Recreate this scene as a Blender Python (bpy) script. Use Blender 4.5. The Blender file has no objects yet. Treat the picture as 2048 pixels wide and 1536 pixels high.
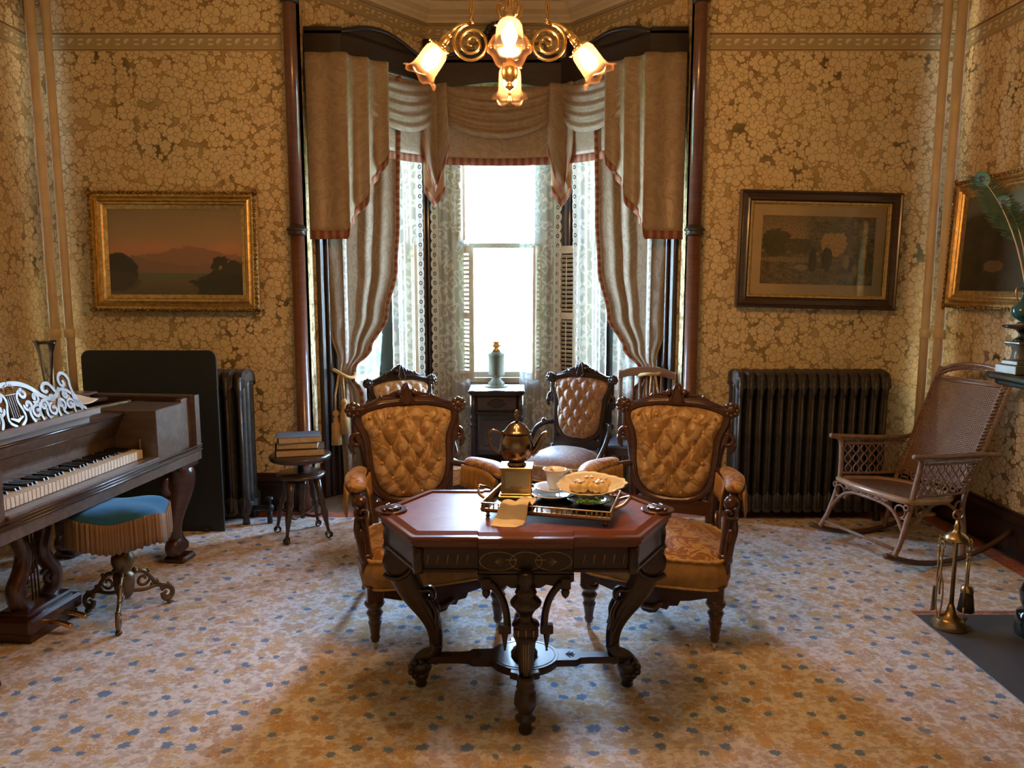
import bpy, math, random
from mathutils import Vector, Matrix
random.seed(7)
PI = math.pi
SC = bpy.context.scene
COL = SC.collection
R = math.radians

# ------------------------------------------------------------------ camera
cam_d = bpy.data.cameras.new('camera')
cam_d.sensor_width = 36.0
cam_d.lens = 1540.0 / 2048.0 * 36.0
cam_d.clip_start = 0.05
cam = bpy.data.objects.new('camera', cam_d)
COL.objects.link(cam)
cam.location = (0, 0, 1.55)
cam.rotation_euler = (R(90 - 7.6), 0, 0)
SC.camera = cam

# ------------------------------------------------------------------ world, sun, portals, exposure
SKY = 80.0
w = bpy.data.worlds.new('world')
SC.world = w
w.use_nodes = True
wn = w.node_tree
bg = wn.nodes['Background']
tc = wn.nodes.new('ShaderNodeTexCoord')
sx = wn.nodes.new('ShaderNodeSeparateXYZ')
rp = wn.nodes.new('ShaderNodeValToRGB')
rp.color_ramp.elements[0].position = 0.0
rp.color_ramp.elements[0].color = (0.66, 0.84, 1.0, 1)
rp.color_ramp.elements[1].position = 0.7
rp.color_ramp.elements[1].color = (0.28, 0.52, 1.0, 1)
wn.links.new(tc.outputs['Generated'], sx.inputs[0])
wn.links.new(sx.outputs['Z'], rp.inputs[0])
wn.links.new(rp.outputs[0], bg.inputs['Color'])
bg.inputs['Strength'].default_value = SKY

sd = bpy.data.lights.new('sun', 'SUN')
sd.energy = 12.0
sd.angle = R(1.0)
sd.color = (1.0, 0.95, 0.86)
sun = bpy.data.objects.new('sun', sd)
COL.objects.link(sun)
sun.rotation_euler = (R(35), R(8), 0)

BAY = [(-1.38, 5.15), (-1.38, 5.42), (-0.68, 6.35), (0.47, 6.35), (1.17, 5.42), (1.17, 5.15)]
WZ0, WZ1 = 0.72, 2.80

def seg(i):
    a = Vector((BAY[i][0], BAY[i][1], 0)); b = Vector((BAY[i + 1][0], BAY[i + 1][1], 0))
    d = (b - a); L = d.length; d.normalize()
    n = Vector((d.y, -d.x, 0))          # towards the room
    return a, b, d, n, L
for i in (1, 2, 3):
    a, b, d, n, L = seg(i)
    pd = bpy.data.lights.new('daylight_portal', 'AREA')
    pd.shape = 'RECTANGLE'; pd.size = 0.84; pd.size_y = WZ1 - WZ0
    pd.cycles.is_portal = True
    po = bpy.data.objects.new('daylight_portal', pd)
    COL.objects.link(po)
    m = (a + b) / 2 - n * 0.16
    po.location = (m.x, m.y, (WZ0 + WZ1) / 2)
    z = -n; x = Vector((0, 0, 1)).cross(z); y = z.cross(x)
    po.rotation_euler = Matrix((x, y, z)).transposed().to_euler()

vs = SC.view_settings
vs.view_transform = 'Standard'; vs.look = 'None'
vs.exposure = 0.85; vs.gamma = 1.0
vs.use_curve_mapping = False
SC.cycles.max_bounces = 8
SC.cycles.diffuse_bounces = 4
SC.cycles.glossy_bounces = 4
SC.cycles.transmission_bounces = 4
SC.cycles.transparent_max_bounces = 16
SC.cycles.sample_clamp_indirect = 6.0
SC.cycles.caustics_reflective = False
SC.cycles.caustics_refractive = False
SC.cycles.use_denoising = True

# ------------------------------------------------------------------ mesh builder
class MB:
    def __init__(s):
        s.v = []; s.f = []; s.sm = []; s.uv = []
    def add(s, vs, fs, sm=True, uv=None):
        o = len(s.v)
        s.v += [tuple(p) for p in vs]
        s.uv += (uv if uv else [(p[0], p[2]) for p in vs])
        for f in fs:
            s.f.append([i + o for i in f]); s.sm.append(sm)
        return s
    def put(s, other, M):
        return s._put(other, M)
    def _put(s, other, M):
        vs = [M @ Vector(p) for p in other.v]
        o = len(s.v)
        s.v += [tuple(p) for p in vs]; s.uv += other.uv
        flip = M.to_3x3().determinant() < 0
        for f, q in zip(other.f, other.sm):
            g = [i + o for i in f]
            s.f.append(g[::-1] if flip else g); s.sm.append(q)
        return s
    def xf(s, M):
        s.v = [tuple(M @ Vector(p)) for p in s.v]
        if M.to_3x3().determinant() < 0: s.f = [f[::-1] for f in s.f]
        return s
    def box(s, c, d, rz=0, bev=0.0):
        x, y, z = d[0] / 2, d[1] / 2, d[2] / 2
        M = Matrix.Translation(c) @ Matrix.Rotation(rz, 4, 'Z')
        if bev <= 0:
            vs = [M @ Vector(p) for p in [(-x,-y,-z),(x,-y,-z),(x,y,-z),(-x,y,-z),(-x,-y,z),(x,-y,z),(x,y,z),(-x,y,z)]]
            fs = [(0,3,2,1),(4,5,6,7),(0,1,5,4),(1,2,6,5),(2,3,7,6),(3,0,4,7)]
            return s.add(vs, fs, False)
        b = min(bev, x * .9, y * .9, z * .9)
        rings = [(-z, b), (-z + b, 0), (z - b, 0), (z, b)]
        vs = []
        for zz, i in rings:
            X, Y = x - i, y - i
            bb = b if i == 0 else b * .4
            for p in [(-X + bb, -Y), (X - bb, -Y), (X, -Y + bb), (X, Y - bb), (X - bb, Y), (-X + bb, Y), (-X, Y - bb), (-X, -Y + bb)]:
                vs.append(M @ Vector((p[0], p[1], zz)))
        fs = [tuple(range(7, -1, -1)), tuple(range(24, 32))]
        for r in range(3):
            for k in range(8):
                fs.append((r*8+k, r*8+(k+1) % 8, r*8+8+(k+1) % 8, r*8+8+k))
        return s.add(vs, fs, False)
    def lathe(s, prof, c=(0, 0, 0), n=24, M=None, squash=(1, 1), lobes=0, lob=0.0):
        M = Matrix.Translation(c) @ (M or Matrix.Identity(4))
        vs = []; fs = []
        for r, z in prof:
            for k in range(n):
                a = 2 * PI * k / n
                rr = r * (1 + (lob * math.cos(lobes * a) if lobes else 0))
                vs.append(M @ Vector((rr * math.cos(a) * squash[0], rr * math.sin(a) * squash[1], z)))
        for i in range(len(prof) - 1):
            for k in range(n):
                k2 = (k + 1) % n
                fs.append((i*n+k, i*n+k2, i*n+n+k2, i*n+n+k))
        if prof[0][0] > 1e-5: fs.append(tuple(range(n - 1, -1, -1)))
        if prof[-1][0] > 1e-5: fs.append(tuple((len(prof)-1)*n + k for k in range(n)))
        if prof[0][1] > prof[-1][1]: fs = [f[::-1] for f in fs]
        return s.add(vs, fs, True)
    def tube(s, pts, r, n=8, closed=False, flat=1.0, up=None, cap=True):
        pts = [Vector(p) for p in pts]
        m = len(pts)
        rs = r if isinstance(r, (list, tuple)) else [r] * m
        tang = []
        for i in range(m):
            if closed: t = pts[(i + 1) % m] - pts[i - 1]
            else: t = pts[min(i + 1, m - 1)] - pts[max(i - 1, 0)]
            if t.length < 1e-9: t = Vector((0, 0, 1))
            tang.append(t.normalized())
        if up is not None: nrm = Vector(up)
        else:
            nrm = Vector((0, 0, 1)) if abs(tang[0].z) < .9 else Vector((0, 1, 0))
        vs = []; fs = []
        for i in range(m):
            t = tang[i]
            if up is not None: nrm = Vector(up)
            nn = nrm - t * nrm.dot(t)
            if nn.length < 1e-6: nn = t.orthogonal()
            nn.normalize(); nrm = nn
            b = t.cross(nn)
            for k in range(n):
                a = 2 * PI * k / n
                vs.append(pts[i] + b * (math.cos(a) * rs[i]) + nn * (math.sin(a) * rs[i] * flat))
        for i in range(m if closed else m - 1):
            j = (i + 1) % m
            for k in range(n):
                k2 = (k + 1) % n
                fs.append((i*n+k, i*n+k2, j*n+k2, j*n+k))
        if not closed and cap:
            fs.append(tuple(range(n - 1, -1, -1))); fs.append(tuple((m-1)*n+k for k in range(n)))
        return s.add(vs, fs, True)
    def prism(s, out, t0, t1, M=None, bev=0.0):
        # outline in (x, z); thickness along y from t0 (front) to t1
        M = M or Matrix.Identity(4)
        n = len(out)
        area = sum(out[i][0]*out[(i+1) % n][1] - out[(i+1) % n][0]*out[i][1] for i in range(n))
        if area < 0: out = out[::-1]
        rings = []
        if bev > 0:
            cx = sum(p[0] for p in out)/n; cz = sum(p[1] for p in out)/n
            ins = []
            for i in range(n):
                p0 = Vector(out[i-1]); p1 = Vector(out[i]); p2 = Vector(out[(i+1) % n])
                e1 = (p1-p0); e2 = (p2-p1)
                nn = Vector((-e1.y, e1.x)).normalized() + Vector((-e2.y, e2.x)).normalized()
                if nn.length > 1e-6: nn.normalize()
                ins.append((out[i][0]+nn.x*bev, out[i][1]+nn.y*bev))
            rings = [(ins, t0), (out, t0 + bev), (out, t1 - bev), (ins, t1)]
        else:
            rings = [(out, t0), (out, t1)]
        vs = []; fs = []
        for o, y in rings:
            vs += [M @ Vector((p[0], y, p[1])) for p in o]
        fs.append(tuple(range(n)))
        fs.append(tuple((len(rings)-1)*n + k for k in range(n-1, -1, -1)))
        for q in range(len(rings)-1):
            for k in range(n):
                k2 = (k+1) % n
                fs.append((q*n+k2, q*n+k, q*n+n+k, q*n+n+k2))
        return s.add(vs, fs, False)
    def sph(s, c, r, n=16, m=10):
        r = (r, r, r) if not isinstance(r, (tuple, list)) else r
        vs = []; fs = []
        for i in range(m + 1):
            a = -PI/2 + PI*i/m
            for k in range(n):
                b = 2*PI*k/n
                vs.append((c[0]+r[0]*math.cos(a)*math.cos(b), c[1]+r[1]*math.cos(a)*math.sin(b), c[2]+r[2]*math.sin(a)))
        for i in range(m):
            for k in range(n):
                k2 = (k+1) % n
                fs.append((i*n+k, i*n+k2, i*n+n+k2, i*n+n+k))
        return s.add(vs, fs, True)
    def grid(s, fn, nu, nv, uvs=(1, 1), flip=False, closeu=False):
        vs = []; uv = []; fs = []
        for j in range(nv + 1):
            for i in range(nu + 1):
                vs.append(fn(i/nu, j/nv)); uv.append((i/nu*uvs[0], j/nv*uvs[1]))
        for j in range(nv):
            for i in range(nu):
                a = j*(nu+1)+i
                f = (a, a+1, a+nu+2, a+nu+1)
                fs.append(f[::-1] if flip else f)
        return s.add(vs, fs, True, uv)
    def build(s, name, mat, parent=None, label=None, bevel=0, solid=0, sub=0, kind=None, autos=None):
        me = bpy.data.meshes.new(name)
        me.from_pydata(s.v, [], s.f)
        me.polygons.foreach_set('use_smooth', s.sm)
        ul = me.uv_layers.new(name='UVMap')
        for lp in me.loops: ul.data[lp.index].uv = s.uv[lp.vertex_index]
        me.materials.append(mat)
        me.validate()
        me.update()
        o = bpy.data.objects.new(name, me)
        COL.objects.link(o)
        if parent: o.parent = parent
        if label: o['label'] = label
        if kind: o['kind'] = kind
        if solid:
            md = o.modifiers.new('solid', 'SOLIDIFY'); md.thickness = solid; md.offset = 0
        if bevel:
            md = o.modifiers.new('bevel', 'BEVEL'); md.width = bevel; md.segments = 2; md.limit_method = 'ANGLE'; md.angle_limit = R(40)
        if sub:
            md = o.modifiers.new('sub', 'SUBSURF'); md.levels = sub; md.render_levels = sub
        return o

def tag(o, label, cat, group=None):
    o['label'] = label; o['category'] = cat
    if group: o['group'] = group
    return o
def thing(name, label, cat, loc=(0, 0, 0), rz=0, group=None):
    o = bpy.data.objects.new(name, None)
    o.empty_display_size = 0.1
    COL.objects.link(o)
    o.location = loc; o.rotation_euler = (0, 0, rz)
    return tag(o, label, cat, group)
def struct(o):
    o['kind'] = 'structure'; return o
def copy_tree(o, parent=None):
    c = o.copy(); COL.objects.link(c); c.parent = parent
    for ch in [x for x in bpy.data.objects if x.parent is o]:
        copy_tree(ch, c)
    return c
def T(x, y, z): return Matrix.Translation((x, y, z))
def RX(a): return Matrix.Rotation(R(a), 4, 'X')
def RY(a): return Matrix.Rotation(R(a), 4, 'Y')
def RZ(a): return Matrix.Rotation(R(a), 4, 'Z')
def S(x, y, z): return Matrix.Diagonal((x, y, z, 1))
def arc(cx, cy, r, a0, a1, n=10):
    return [(cx + r*math.cos(R(a0+(a1-a0)*i/n)), cy + r*math.sin(R(a0+(a1-a0)*i/n))) for i in range(n+1)]
def spiral(cx, cy, r0, r1, a0, a1, n=24):
    return [(cx + (r0+(r1-r0)*i/n)*math.cos(R(a0+(a1-a0)*i/n)), cy + (r0+(r1-r0)*i/n)*math.sin(R(a0+(a1-a0)*i/n))) for i in range(n+1)]
def smooth(pts, it=2, closed=False):
    # Chaikin corner cutting
    pts = [tuple(p) for p in pts]
    for _ in range(it):
        q = []
        m = len(pts)
        rng = range(m if closed else m-1)
        if not closed: q.append(pts[0])
        for i in rng:
            a, b = pts[i], pts[(i+1) % m]
            q.append(tuple(.75*x+.25*y for x, y in zip(a, b)))
            q.append(tuple(.25*x+.75*y for x, y in zip(a, b)))
        if not closed: q.append(pts[-1])
        pts = q
    return pts
def lerp(a, b, t): return a + (b-a)*t
def interp(tab, t):
    for i in range(len(tab)-1):
        if t <= tab[i+1][0]:
            k = (t-tab[i][0])/max(1e-9, tab[i+1][0]-tab[i][0])
            k = max(0, min(1, k)); k = k*k*(3-2*k)
            return tab[i][1]+(tab[i+1][1]-tab[i][1])*k
    return tab[-1][1]

# ------------------------------------------------------------------ materials
class NM:
    def __init__(s, name, rough=.5, metal=0.0, base=(.5, .5, .5), coat=0.0, spec=.5):
        s.m = bpy.data.materials.new(name); s.m.use_nodes = True
        s.t = s.m.node_tree; s.b = s.t.nodes['Principled BSDF']; s.o = s.t.nodes['Material Output']
        s.set(s.b, 'Base Color', base); s.set(s.b, 'Roughness', rough); s.set(s.b, 'Metallic', metal)
        s.set(s.b, 'Coat Weight', coat); s.set(s.b, 'Coat Roughness', .12); s.set(s.b, 'Specular IOR Level', spec)
        s._c = None
    def set(s, n, k, v):
        i = n.inputs[k]
        if isinstance(v, bpy.types.NodeSocket): s.t.links.new(v, i)
        elif isinstance(v, (tuple, list)) and i.type == 'RGBA': i.default_value = (*v[:3], 1)
        else: i.default_value = v
        return s
    def n(s, typ, out=0, props=None, **ins):
        nd = s.t.nodes.new('ShaderNode' + typ)
        for k, v in (props or {}).items(): setattr(nd, k, v)
        for k, v in ins.items():
            key = k.replace('_', ' ')
            if k.startswith('i') and k[1:].isdigit(): key = int(k[1:])
            s.set(nd, key, v)
        return nd.outputs[out]
    def math(s, op, a, b=None, c=None):
        kw = {'i0': a}
        if b is not None: kw['i1'] = b
        if c is not None: kw['i2'] = c
        return s.n('Math', props={'operation': op}, **kw)
    def obj(s): return s.n('TexCoord', 'Object')
    def uv(s): return s.n('TexCoord', 'UV')
    def map(s, v, scale=(1, 1, 1), loc=(0, 0, 0), rot=(0, 0, 0)):
        return s.n('Mapping', Vector=v, Scale=scale, Location=loc, Rotation=rot)
    def noise(s, v, scale, detail=4, rough=.55, dist=0.0):
        return s.n('TexNoise', Vector=v, Scale=scale, Detail=detail, Roughness=rough, Distortion=dist)
    def ramp(s, f, stops, interp='LINEAR'):
        nd = s.t.nodes.new('ShaderNodeValToRGB')
        r = nd.color_ramp; r.interpolation = interp
        while len(r.elements) < len(stops): r.elements.new(.5)
        for e, (p, c) in zip(r.elements, stops):
            e.position = p
            e.color = (c, c, c, 1) if isinstance(c, (int, float)) else (*c, 1)
        s.t.links.new(f, nd.inputs[0])
        return nd.outputs[0]
    def mix(s, f, a, b):
        nd = s.t.nodes.new('ShaderNodeMix'); nd.data_type = 'RGBA'
        s.set(nd, 0, f)
        for idx, v in ((6, a), (7, b)):
            if isinstance(v, bpy.types.NodeSocket): s.t.links.new(v, nd.inputs[idx])
            else: nd.inputs[idx].default_value = (*v, 1)
        return nd.outputs[2]
    def step(s, x, e0, e1):
        return s.n('MapRange', Value=x, From_Min=e0, From_Max=e1)
    def base(s, v): s.set(s.b, 'Base Color', v); return s
    def bump(s, h, strength=.3, dist=.01):
        s.set(s.b, 'Normal', s.n('Bump', Height=h, Strength=strength, Distance=dist)); return s
    def flower(s, v, scale, R0, pet, rnd=.8, amp=.3):
        """2-D scattered petalled shapes: returns (radius/edge ratio, radius, random grey)"""
        nd = s.t.nodes.new('ShaderNodeTexVoronoi')
        nd.voronoi_dimensions = '2D'; nd.feature = 'F1'
        s.set(nd, 'Vector', v); s.set(nd, 'Scale', scale); s.set(nd, 'Randomness', rnd)
        pos = nd.outputs['Position']; colr = nd.outputs['Color']
        dv = s.n('VectorMath', props={'operation': 'SUBTRACT'}, i0=v, i1=pos)
        sp = s.t.nodes.new('ShaderNodeSeparateXYZ'); s.t.links.new(dv, sp.inputs[0])
        ang = s.math('ARCTAN2', sp.outputs[1], sp.outputs[0])
        sc = s.t.nodes.new('ShaderNodeSeparateColor'); s.t.links.new(colr, sc.inputs[0])
        r = s.math('POWER', s.math('ADD', s.math('MULTIPLY', sp.outputs[0], sp.outputs[0]), s.math('MULTIPLY', sp.outputs[1], sp.outputs[1])), .5)
        ph = s.math('MULTIPLY', sc.outputs[0], 6.28)
        cs = s.math('ABSOLUTE', s.math('COSINE', s.math('ADD', s.math('MULTIPLY', ang, pet/2), ph)))
        s.cs = cs
        cs = s.math('POWER', cs, .6)
        size = s.math('ADD', .75, s.math('MULTIPLY', sc.outputs[1], .5))
        edge = s.math('MULTIPLY', s.math('ADD', 1-amp, s.math('MULTIPLY', cs, amp)), s.math('MULTIPLY', size, R0))
        return s.math('DIVIDE', r, edge), r, sc.outputs[2]

def wood(name, c1, c2, rough=.32, coat=.35, scale=6, grain=(1, 1, 8), spec=.5):
    m = NM(name, rough=rough, coat=coat, spec=spec)
    v = m.map(m.obj(), scale=grain)
    f = m.noise(v, scale, 5, .6, 1.2)
    m.base(m.ramp(f, [(.3, c1), (.7, c2)]))
    m.bump(m.noise(m.obj(), 60, 2), .04, .002)
    return m.m
def plain(name, c, rough=.5, metal=0.0, coat=0.0, var=.12, scale=12, spec=.5):
    m = NM(name, rough=rough, metal=metal, coat=coat, spec=spec)
    f = m.noise(m.obj(), scale, 3)
    m.base(m.ramp(f, [(.3, tuple(x*(1-var) for x in c)), (.7, tuple(min(1, x*(1+var)) for x in c))]))
    return m.m

M = {}
M['mahogany'] = wood('mahogany', (.030, .010, .006), (.075, .026, .014), .28, .5)
M['rosewood'] = wood('rosewood', (.009, .0045, .004), (.024, .010, .0075), .30, .35)
M['stretcher_wood'] = wood('stretcher_wood', (.03, .012, .010), (.06, .025, .02), .42, .1, spec=.35)
M['tabletop_wood'] = wood('tabletop_wood', (.17, .05, .026), (.25, .09, .05), .46, .0, 14, (1, 1, 1), .14)
M['table_edge'] = wood('table_edge', (.10, .026, .015), (.17, .05, .028), .28, .5)
M['walnut'] = wood('walnut', (.070, .046, .033), (.145, .100, .074), .34, .45, 4, (6, 1, 6))
M['walnut_dark'] = wood('walnut_dark', (.030, .017, .012), (.065, .036, .024), .28, .5)
M['casing'] = wood('casing', (.016, .010, .007), (.034, .021, .014), .4, .2)
M['column_wood'] = wood('column_wood', (.10, .038, .022), (.16, .065, .038), .3, .4)
M['base_wood'] = wood('base_wood', (.025, .011, .008), (.05, .022, .014), .4, .2)
M['oak'] = wood('oak', (.16, .085, .045), (.24, .13, .07), .35, .3)
M['shutter'] = plain('shutter_paint', (.62, .50, .36), .45)
M['cream'] = plain('cream_plaster', (.74, .66, .52), .75, var=.05)
M['pipe'] = plain('pipe_paint', (.76, .62, .41), .5, var=.08)
M['brass'] = plain('brass', (.80, .52, .20), .22, 1.0)
M['old_brass'] = plain('old_brass', (.46, .32, .15), .32, 1.0, var=.25)
M['silver'] = plain('tarnished_silver', (.24, .17, .12), .2, 1.0, var=.35, scale=18)
M['gold_plate'] = plain('gilt_metal', (.40, .30, .17), .28, 1.0)
M['steel'] = plain('steel', (.45, .44, .42), .3, 1.0)
M['iron'] = plain('black_iron', (.018, .018, .017), .5, .0, var=.3)
M['radiator'] = plain('radiator_paint', (.050, .045, .036), .42, .3, var=.4, scale=25)
M['bronze_paint'] = plain('bronze_casting', (.16, .11, .06), .38, .8, var=.3)
M['black_board'] = plain('black_board', (.010, .013, .012), .55)
M['marble_black'] = NM('black_marble', rough=.12, coat=.5)
_m = M['marble_black']; _m.base(_m.ramp(_m.noise(_m.obj(), 9, 6, .6, 2.5), [(.45, (.006, .010, .009)), (.62, (.012, .03, .026)), (.75, (.05, .09, .08))])); M['marble_black'] = _m.m
M['slate'] = plain('slate', (.085, .095, .11), .45, var=.15, scale=8)
M['grey_stone'] = plain('grey_stone', (.13, .15, .14), .3, var=.15)
M['porcelain'] = plain('porcelain', (.88, .87, .84), .18, coat=.4, var=.03)
M['linen'] = plain('linen', (.88, .78, .62), .85, var=.06, scale=30)
M['paper'] = plain('paper', (.72, .58, .42), .8, var=.06)
M['page'] = plain('pages', (.52, .40, .25), .85, var=.15, scale=60)
M['book_blue'] = plain('book_blue', (.11, .15, .19), .5)
M['book_brown'] = plain('book_brown', (.06, .035, .02), .5)
M['book_dark'] = plain('book_dark', (.035, .025, .02), .5)
M['ivory'] = plain('ivory', (.80, .74, .62), .3, var=.05)
M['ebony'] = plain('ebony', (.012, .011, .011), .25)
M['pastry'] = plain('pastry', (.88, .66, .36), .6, var=.22, scale=45)
M['parsley'] = plain('parsley', (.10, .30, .07), .6, var=.4, scale=80)
M['white_caster'] = plain('white_caster', (.75, .72, .66), .3)
M['leather_blue'] = plain('dark_leather', (.035, .045, .07), .3, coat=.3)
M['gilt_line'] = plain('gilt_inlay', (.55, .40, .2), .4, .5)
M['brush'] = plain('bristle', (.03, .022, .015), .9, var=.4, scale=90)

def gilt(name):
    m = NM(name, rough=.34, metal=.9)
    f = m.noise(m.obj(), 40, 4)
    m.base(m.ramp(f, [(.3, (.42, .29, .11)), (.7, (.78, .58, .26))]))
    m.bump(m.noise(m.obj(), 120, 3), .25, .004)
    return m.m
M['gilt'] = gilt('gilt')
def gilt_carved():
    m = NM('gilt_carved', rough=.42, metal=.85)
    d = m.n('TexVoronoi', props={'voronoi_dimensions': '3D'}, Vector=m.obj(), Scale=55.0)
    m.base(m.ramp(d, [(.1, (.62, .40, .14)), (.7, (.16, .10, .035))]))
    m.bump(m.math('SUBTRACT', 1.0, d), .9, .012)
    return m.m
M['gilt_carved'] = gilt_carved()

def wallpaper(name):
    m = NM(name, rough=.6)
    uv = m.uv()
    wob = m.n('TexNoise', 'Color', Vector=uv, Scale=14.0, Detail=2.0)
    v = m.n('VectorMath', props={'operation': 'MULTIPLY_ADD'}, i0=wob, i1=(.03, .03, 0), i2=uv)
    d1, r1, k1 = m.flower(v, 7.0, .058, 5, .8, .34); cs1 = m.cs
    d2, r2, k2 = m.flower(m.map(v, loc=(.37, .71, 0)), 12.0, .038, 5, .95, .45); cs2 = m.cs
    d3, r3, k3 = m.flower(m.map(v, loc=(1.37, .21, 0)), 21.0, .025, 4, 1.0, .45)
    in1 = m.step(d1, 1.0, .96); in2 = m.step(d2, 1.0, .95); in3 = m.step(d3, 1.0, .92)
    def line(d, w): return m.step(m.math('ABSOLUTE', m.math('SUBTRACT', d, 1.0)), w, w*.45)
    l1 = line(d1, .085); l2 = line(d2, .12); l3 = line(d3, .17)
    # stamens and a second ring in the big flowers
    c1 = m.step(m.math('ABSOLUTE', m.math('SUBTRACT', r1, .013)), .005, .0025)
    rad = m.math('MULTIPLY', m.step(cs1, .42, .12), m.math('MULTIPLY', in1, m.step(r1, .012, .018)))
    rad2 = m.math('MULTIPLY', m.step(cs2, .42, .12), m.math('MULTIPLY', in2, m.math('MULTIPLY', m.step(r2, .008, .012), m.math('SUBTRACT', 1.0, in1))))
    ring = m.math('MAXIMUM', m.math('MULTIPLY', rad, .8), m.math('MULTIPLY', rad2, .7))
    not1 = m.math('SUBTRACT', 1.0, in1)
    not2 = m.math('SUBTRACT', 1.0, in2)
    ln = m.math('MAXIMUM', l1, m.math('MULTIPLY', m.math('MAXIMUM', l2, m.math('MULTIPLY', l3, not2)), not1))
    ln = m.math('MAXIMUM', ln, m.math('MULTIPLY', m.math('MAXIMUM', c1, ring), .75))
    fill = m.math('MAXIMUM', in1, m.math('MAXIMUM', in2, in3))
    tone = m.noise(uv, 5.0, 4)
    pet = m.ramp(tone, [(.3, (.70, .56, .31)), (.7, (.80, .65, .375))])
    shade = m.math('MULTIPLY', m.step(d1, 0.2, 1.0), in1)
    pet = m.mix(m.math('MULTIPLY', shade, .20), pet, (.86, .71, .43))
    outl = (.30, .19, .08)
    gapn = m.noise(m.map(uv, loc=(3, 5, 0)), 2.6, 3)
    gap = m.ramp(gapn, [(.44, (.56, .42, .20)), (.56, (.40, .29, .135)), (.66, (.15, .14, .085))])
    col = m.mix(fill, gap, pet)
    col = m.mix(m.math('MULTIPLY', ln, .72), col, outl)
    m.base(col)
    inv = m.math('SUBTRACT', 1.0, fill)
    m.set(m.b, 'Metallic', m.math('MULTIPLY', inv, .55))
    m.set(m.b, 'Roughness', m.math('SUBTRACT', .62, m.math('MULTIPLY', inv, .26)))
    m.bump(m.math('SUBTRACT', fill, m.math('MULTIPLY', ln, .5)), .22, .003)
    return m.m
M['wallpaper'] = wallpaper('wallpaper')

def border():
    m = NM('border_paper', rough=.6)
    uv = m.uv()
    sp = m.t.nodes.new('ShaderNodeSeparateXYZ'); m.t.links.new(uv, sp.inputs[0])
    u, v = sp.outputs[0], sp.outputs[1]
    cu = m.math('SUBTRACT', m.math('FRACT', m.math('DIVIDE', u, .118)), .5)
    cu = m.math('MULTIPLY', cu, .118)
    cv = m.math('SUBTRACT', v, .055)
    r = m.math('SQRT', m.math('ADD', m.math('MULTIPLY', cu, cu), m.math('MULTIPLY', cv, cv)))
    disc = m.step(r, .023, .019)
    cres = m.math('MULTIPLY', disc, m.step(m.math('SUBTRACT', cu, cv), .004, -.004))
    cu2 = m.math('SUBTRACT', .059, m.math('ABSOLUTE', cu))
    dash = m.math('MULTIPLY', m.step(cu2, .018, .013), m.step(m.math('ABSOLUTE', m.math('SUBTRACT', m.math('ABSOLUTE', cv), .014)), .007, .004))
    edge = m.step(m.math('ABSOLUTE', cv), .036, .039)
    e2 = m.step(m.math('ABSOLUTE', m.math('SUBTRACT', m.math('ABSOLUTE', cv), .047)), .004, .002)
    col = m.mix(edge, (.42, .34, .185), (.52, .41, .22))
    col = m.mix(disc, col, (.46, .34, .17))
    col = m.mix(m.math('MAXIMUM', cres, dash), col, (.74, .64, .42))
    col = m.mix(e2, col, (.22, .14, .06))
    m.base(col)
    return m.m
M['border'] = border()

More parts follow.
